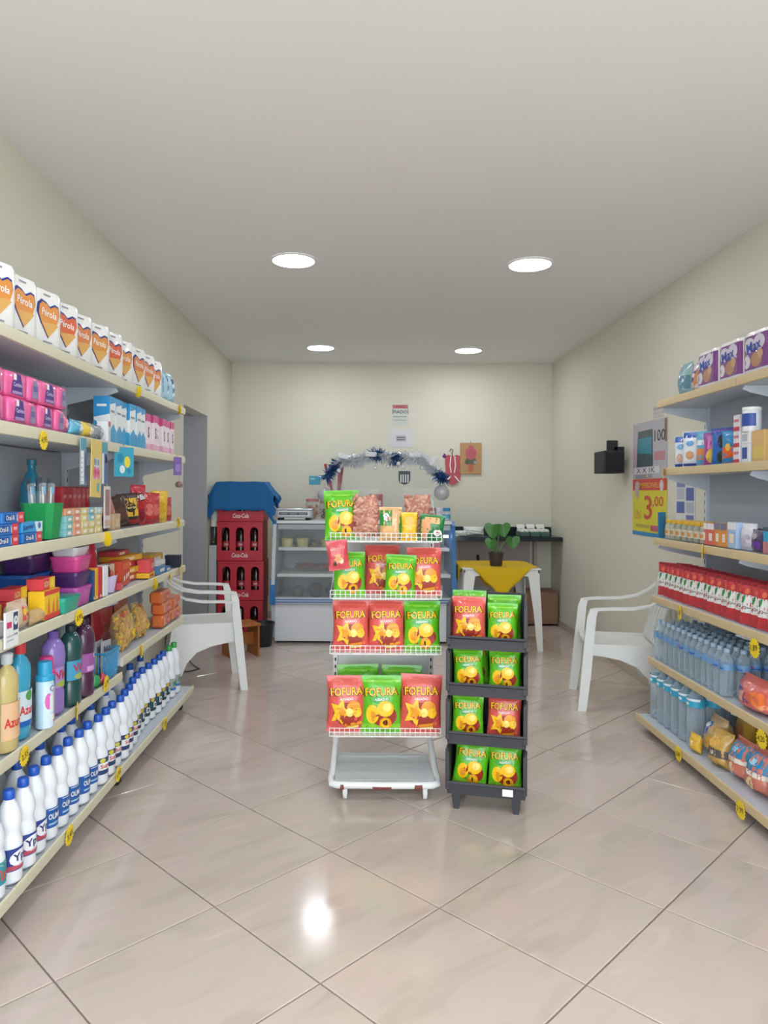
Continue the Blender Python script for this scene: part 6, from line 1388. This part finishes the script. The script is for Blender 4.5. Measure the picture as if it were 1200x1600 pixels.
b = MB(); b.prism([(-.085, .30), (-.05, .32), (0, .30), (.05, .32), (.085, .30), (.075, .13), (.09, .10), (.085, .03), (0, -.02), (-.085, .03), (-.09, .10), (-.075, .13)], 'y', -.005, .005, C('#b8404c')); b.build('plaque', t, smooth=0)
for sx in (-1, 1):
    b = MB(); b.tube([(sx * .022, -.007, .30), (sx * .03, -.007, .2), (sx * .018, -.007, .12)], .007, WHT, 6); b.tube([(sx * .02, -.007, .085), (sx * .075, -.007, .02)], .008, WHT, 6); b.build('white_stripe', t)
b = MB(); b.tube([(0, 0, .30), (-.01, 0, .34), (.005, 0, .37), (-.02, 0, .385), (-.035, 0, .36)], .004, m_dark, 6); b.build('hook', t)
t = thing('flower_picture', (1.184, YB - .011, 1.606)); tag(t, 'wooden panel picture of pink flowers in a terracotta pot', 'picture')
b = MB(); b.box((0, 0, .173), (.236, .018, .346), M('panel_wood', '#b98f62', .6, var=.1, scale=9), .003); b.build('panel', t)
sfp = flat(-.009); b = MB()
for (a, c, r_, col) in ((0, .22, .06, '#b8545e'), (-.03, .25, .035, '#c4646a'), (.035, .24, .035, '#c86a70'), (.005, .29, .03, '#bb5560'), (-.02, .2, .03, '#a8444e')): b.decal(circ(a, c, r_, 10), C(col), sfp, .001 + r_ * .01, 0)
b.decal(circ(0, .14, .05, 12, 1.3), C('#5a5a42'), sfp, .0008, 0); b.decal(circ(-.045, .13, .02, 8, 1.2), C('#4a4f3c'), sfp, .0013, 0); b.decal(circ(.05, .13, .02, 8, 1.2), C('#8f9a80'), sfp, .0013, 0)
b.decal([(-.032, .11), (.032, .11), (.022, .025), (-.022, .025)], C('#b5623c'), sfp, .0016, 0); b.build('painting', t, smooth=0)
b = MB(); b.tube([(0, .002, .345), (0, .004, .365)], .003, m_dark, 5); b.build('nail', t)

# ---- granite counter with egg trays
t = thing('granite_counter', (1.53, 7.80, 0)); tag(t, 'black granite counter fixed along the back wall', 'counter')
m_gr = M('black_granite', '#1c252b', .2, var=.4, scale=60)
b = MB(); b.box((0, 0, .92), (1.09, .49, .045), m_gr, .003); b.build('slab', t)
b = MB(); b.box((0, .235, .985), (1.09, .018, .085), m_gr, .002); b.build('upstand', t)
b = MB(); b.box((.36, .21, .449), (.03, .06, .897), M('counter_panel', '#b4a9a4', .6), .002); b.build('support', t)
b = MB(); b.box((-.5, .2, .449), (.03, .08, .897), M('counter_panel', '#b4a9a4', .6), .002); b.build('support', t)
b = MB(); b.box((-.09, .232, .5), (.8, .014, .78), M('counter_panel', '#b4a9a4', .6)); b.build('tiled_panel', t)
b = MB(); b.lathe([(.012, 0), (.014, .01), (.014, .05), (.01, .06)], m_dark, 10, T=Matrix.Translation((-.27, .19, .66))); b.tube([(-.27, .19, .70), (-.27, .13, .72), (-.27, .12, .66)], .008, m_dark, 6); b.build('tap', t)
def eggtray(c_):
    t = thing('egg_carton')
    b = MB(); b.box((0, 0, .025), (.10, .24, .05), C(c_, .8), .006); b.build('tray', t)
    for i in range(2):
        for j in range(5):
            b = MB(); b.lathe([(.020, 0), (.022, .006), (.019, .02), (.008, .029), (0, .03)], C('#dfdfda', .7), 10, c=(-.024 + i * .048, -.092 + j * .046, .048)); b.build('lid_bump', t)
    b = MB(); b.box((0, 0, 0), (.085, .003, .055), C('#e2e4e0', .6), .001, T=Matrix.Translation((-.005, .095, .10)) @ Matrix.Rotation(-.7, 4, 'X')); b.build('open_flap', t)
    return t
et = eggtray('#4f6b60')
for k in range(3): put(et, (1.70 + k * .106, 7.74, .943), 0, 'green egg carton with white bumps in the row on the granite counter', 'egg carton', 'egg cartons')
def sack(w_, h_, d_, seed): return bag('plastic_sack', w_, h_, d_, M('sack_white', '#dfe4e0', .5, bump=.5, scale=18), [], seed, foot=.9, wr=.008)
put(sack(.22, .10, .16, 221), (1.17, 7.70, .943), 0, 'white plastic sack heaped on the granite counter beside the plant', 'sack', tilt=(-.1, 0))
put(sack(.15, .06, .12, 222), (1.02, 7.64, .943), .3, 'small flat white sack beside the heaped one', 'sack')
# brown box and grey crate below
t = thing('wooden_cabinet', (1.86, 7.83, 0)); tag(t, 'brown wooden low cabinet under the granite counter', 'cabinet')
m_cab = M('cabinet_brown', '#94705a', .55, var=.12, scale=8)
b = MB(); b.box((0, 0, .19), (.40, .34, .34), m_cab, .004); b.build('body', t)
b = MB(); b.box((0, -.175, .2), (.38, .012, .30), m_cab, .003); b.build('door', t)
for sx in (-1, 1): b = MB(); b.box((sx * .17, -.12, .012), (.04, .04, .024), m_dark); b.build('foot', t)
t = thing('grey_bin', (1.14, 7.55, 0)); tag(t, 'grey plastic bin under the yellow clothed table', 'bin')
b = MB(); b.loft(cup_rings(.24, .30, .40), M('grey_plastic', '#8f9496', .5)); b.build('body', t, smooth=25)
b = MB(); b.box((0, 0, .407), (.31, .31, .014), M('grey_plastic', '#8f9496', .5), .004); b.build('lid', t)

# ---- table, cloth, plant
TX, TY = 1.235, 6.80
t = thing('plastic_table', (TX, TY, 0)); tag(t, 'square white plastic table under a yellow cloth', 'table')
b = MB(); b.box((0, 0, .722), (.70, .70, .016), m_pvc, .006, seg=2); b.build('tabletop', t)
for k in range(4):
    T_ = Matrix.Rotation(R(90) * k, 4, 'Z')
    poly = [(-.335, .715), (-.335, .62), (-.25, .655), (-.12, .672), (.12, .672), (.25, .655), (.335, .62), (.335, .715)]
    b = MB(); b.prism(poly, 'y', -.335, -.325, m_pvc, T=T_); b.build('apron', t, smooth=0)
for sx in (-1, 1):
    for sy in (-1, 1):
        def Ls(cx, cy, w_, z, th=.014):
            p = [(0, 0), (-w_, 0), (-w_, -th), (-th, -th), (-th, -w_), (0, -w_)]
            return [(sx * (cx + a), sy * (cy + c), z) for a, c in p]
        b = MB(); b.loft([Ls(.365, .365, .05, 0), Ls(.352, .352, .07, .35), Ls(.336, .336, .10, .66), Ls(.334, .334, .11, .713)], m_pvc); b.build('leg', t, smooth=0)
m_yc = M('yellow_cloth', '#dcb400', .8, var=.06, scale=60, bump=.1)
hd_ = .615; e = .353; zt = .7325; vs_ = []; fs_ = []; N = 36
for j in range(N + 1):
    for i in range(N + 1):
        p, q = (i / N - .5) * 2, (j / N - .5) * 2
        u, v = (p + q) / 2 * hd_, (p - q) / 2 * hd_   # diamond
        ox, oy = max(0, abs(u) - e), max(0, abs(v) - e); sx, sy = (1 if u > 0 else -1), (1 if v > 0 else -1)
        x = sx * (min(abs(u), e) + ox * .04); y = sy * (min(abs(v), e) + oy * .04)
        z = zt - ox - oy
        if ox: y += .006 * math.sin(v * 50) * min(1, ox * 10)
        if oy: x += .006 * math.sin(u * 50) * min(1, oy * 10)
        vs_.append((x, y, z))
for j in range(N):
    for i in range(N): a = j * (N + 1) + i; fs_.append([a, a + 1, a + N + 2, a + N + 1])
b = MB(); b.add(vs_, fs_, m_yc); o = b.build('table_cloth', smooth=50); o.location = (TX, TY, 0)
md = o.modifiers.new('solid', 'SOLIDIFY'); md.thickness = .002; md.offset = 1; tag(o, 'yellow cloth laid cornerwise on the white plastic table', 'tablecloth')
t = thing('potted_plant', (TX - .02, TY - .16, .7352)); tag(t, 'potted plant with four large heart leaves on the yellow cloth', 'plant')
b = MB(); b.lathe([(.052, 0), (.054, .003), (.066, .105), (.072, .108), (.072, .122), (.066, .124), (.062, .108), (.0, .105)], M('pot_brown', '#3f3532', .55), 20); b.build('pot', t)
m_leaf = M('leaf_green', '#3f7d34', .35, var=.25, scale=14); m_stem = M('stem_green', '#5f8a44', .5)
def leaf(c, r_, yaw, pitch, roll):
    out = [(0, 0), (.25, .18), (.55, .22), (.78, .08), (.85, -.2), (.72, -.6), (.42, -1.0), (0, -1.4)]
    pts = [(x, z) for x, z in out] + [(-x, z) for x, z in out[-2:0:-1]]
    T_ = Matrix.Translation(c) @ Euler((pitch, roll, yaw)).to_matrix().to_4x4()
    vs_, fs_ = poly2tris([(x * r_, z * r_) for x, z in pts], 3)
    b = MB(); f3 = [(x, .25 * abs(x) - .12 * (z / r_) ** 2 * r_, z) for x, z in vs_]
    n_ = len(f3); b.add(f3 + [(x, y + .0012, z) for x, y, z in f3], fs_ + [[i + n_ for i in f[::-1]] for f in fs_], m_leaf, T=T_); return b.build('leaf', t, smooth=60)
for (c, r_, yaw, pi_, ro) in (((-.03, -.02, .37), .092, .1, -.15, .12), ((.055, .0, .372), .085, -.2, -.2, -.18), ((-.045, -.03, .235), .07, .2, -.1, .2), ((.15, .0, .255), .078, -.3, -.15, -.1)):
    leaf(c, r_, yaw, pi_, ro)
    b = MB(); b.tube([(c[0] * .15, 0, .1), (c[0] * .4, .005, .1 + (c[2] - .1) * .6), (c[0] * .85, c[1] + .004, c[2] + .01), (c[0], c[1], c[2] - .01)], .004, m_stem, 6); b.build('stem', t)
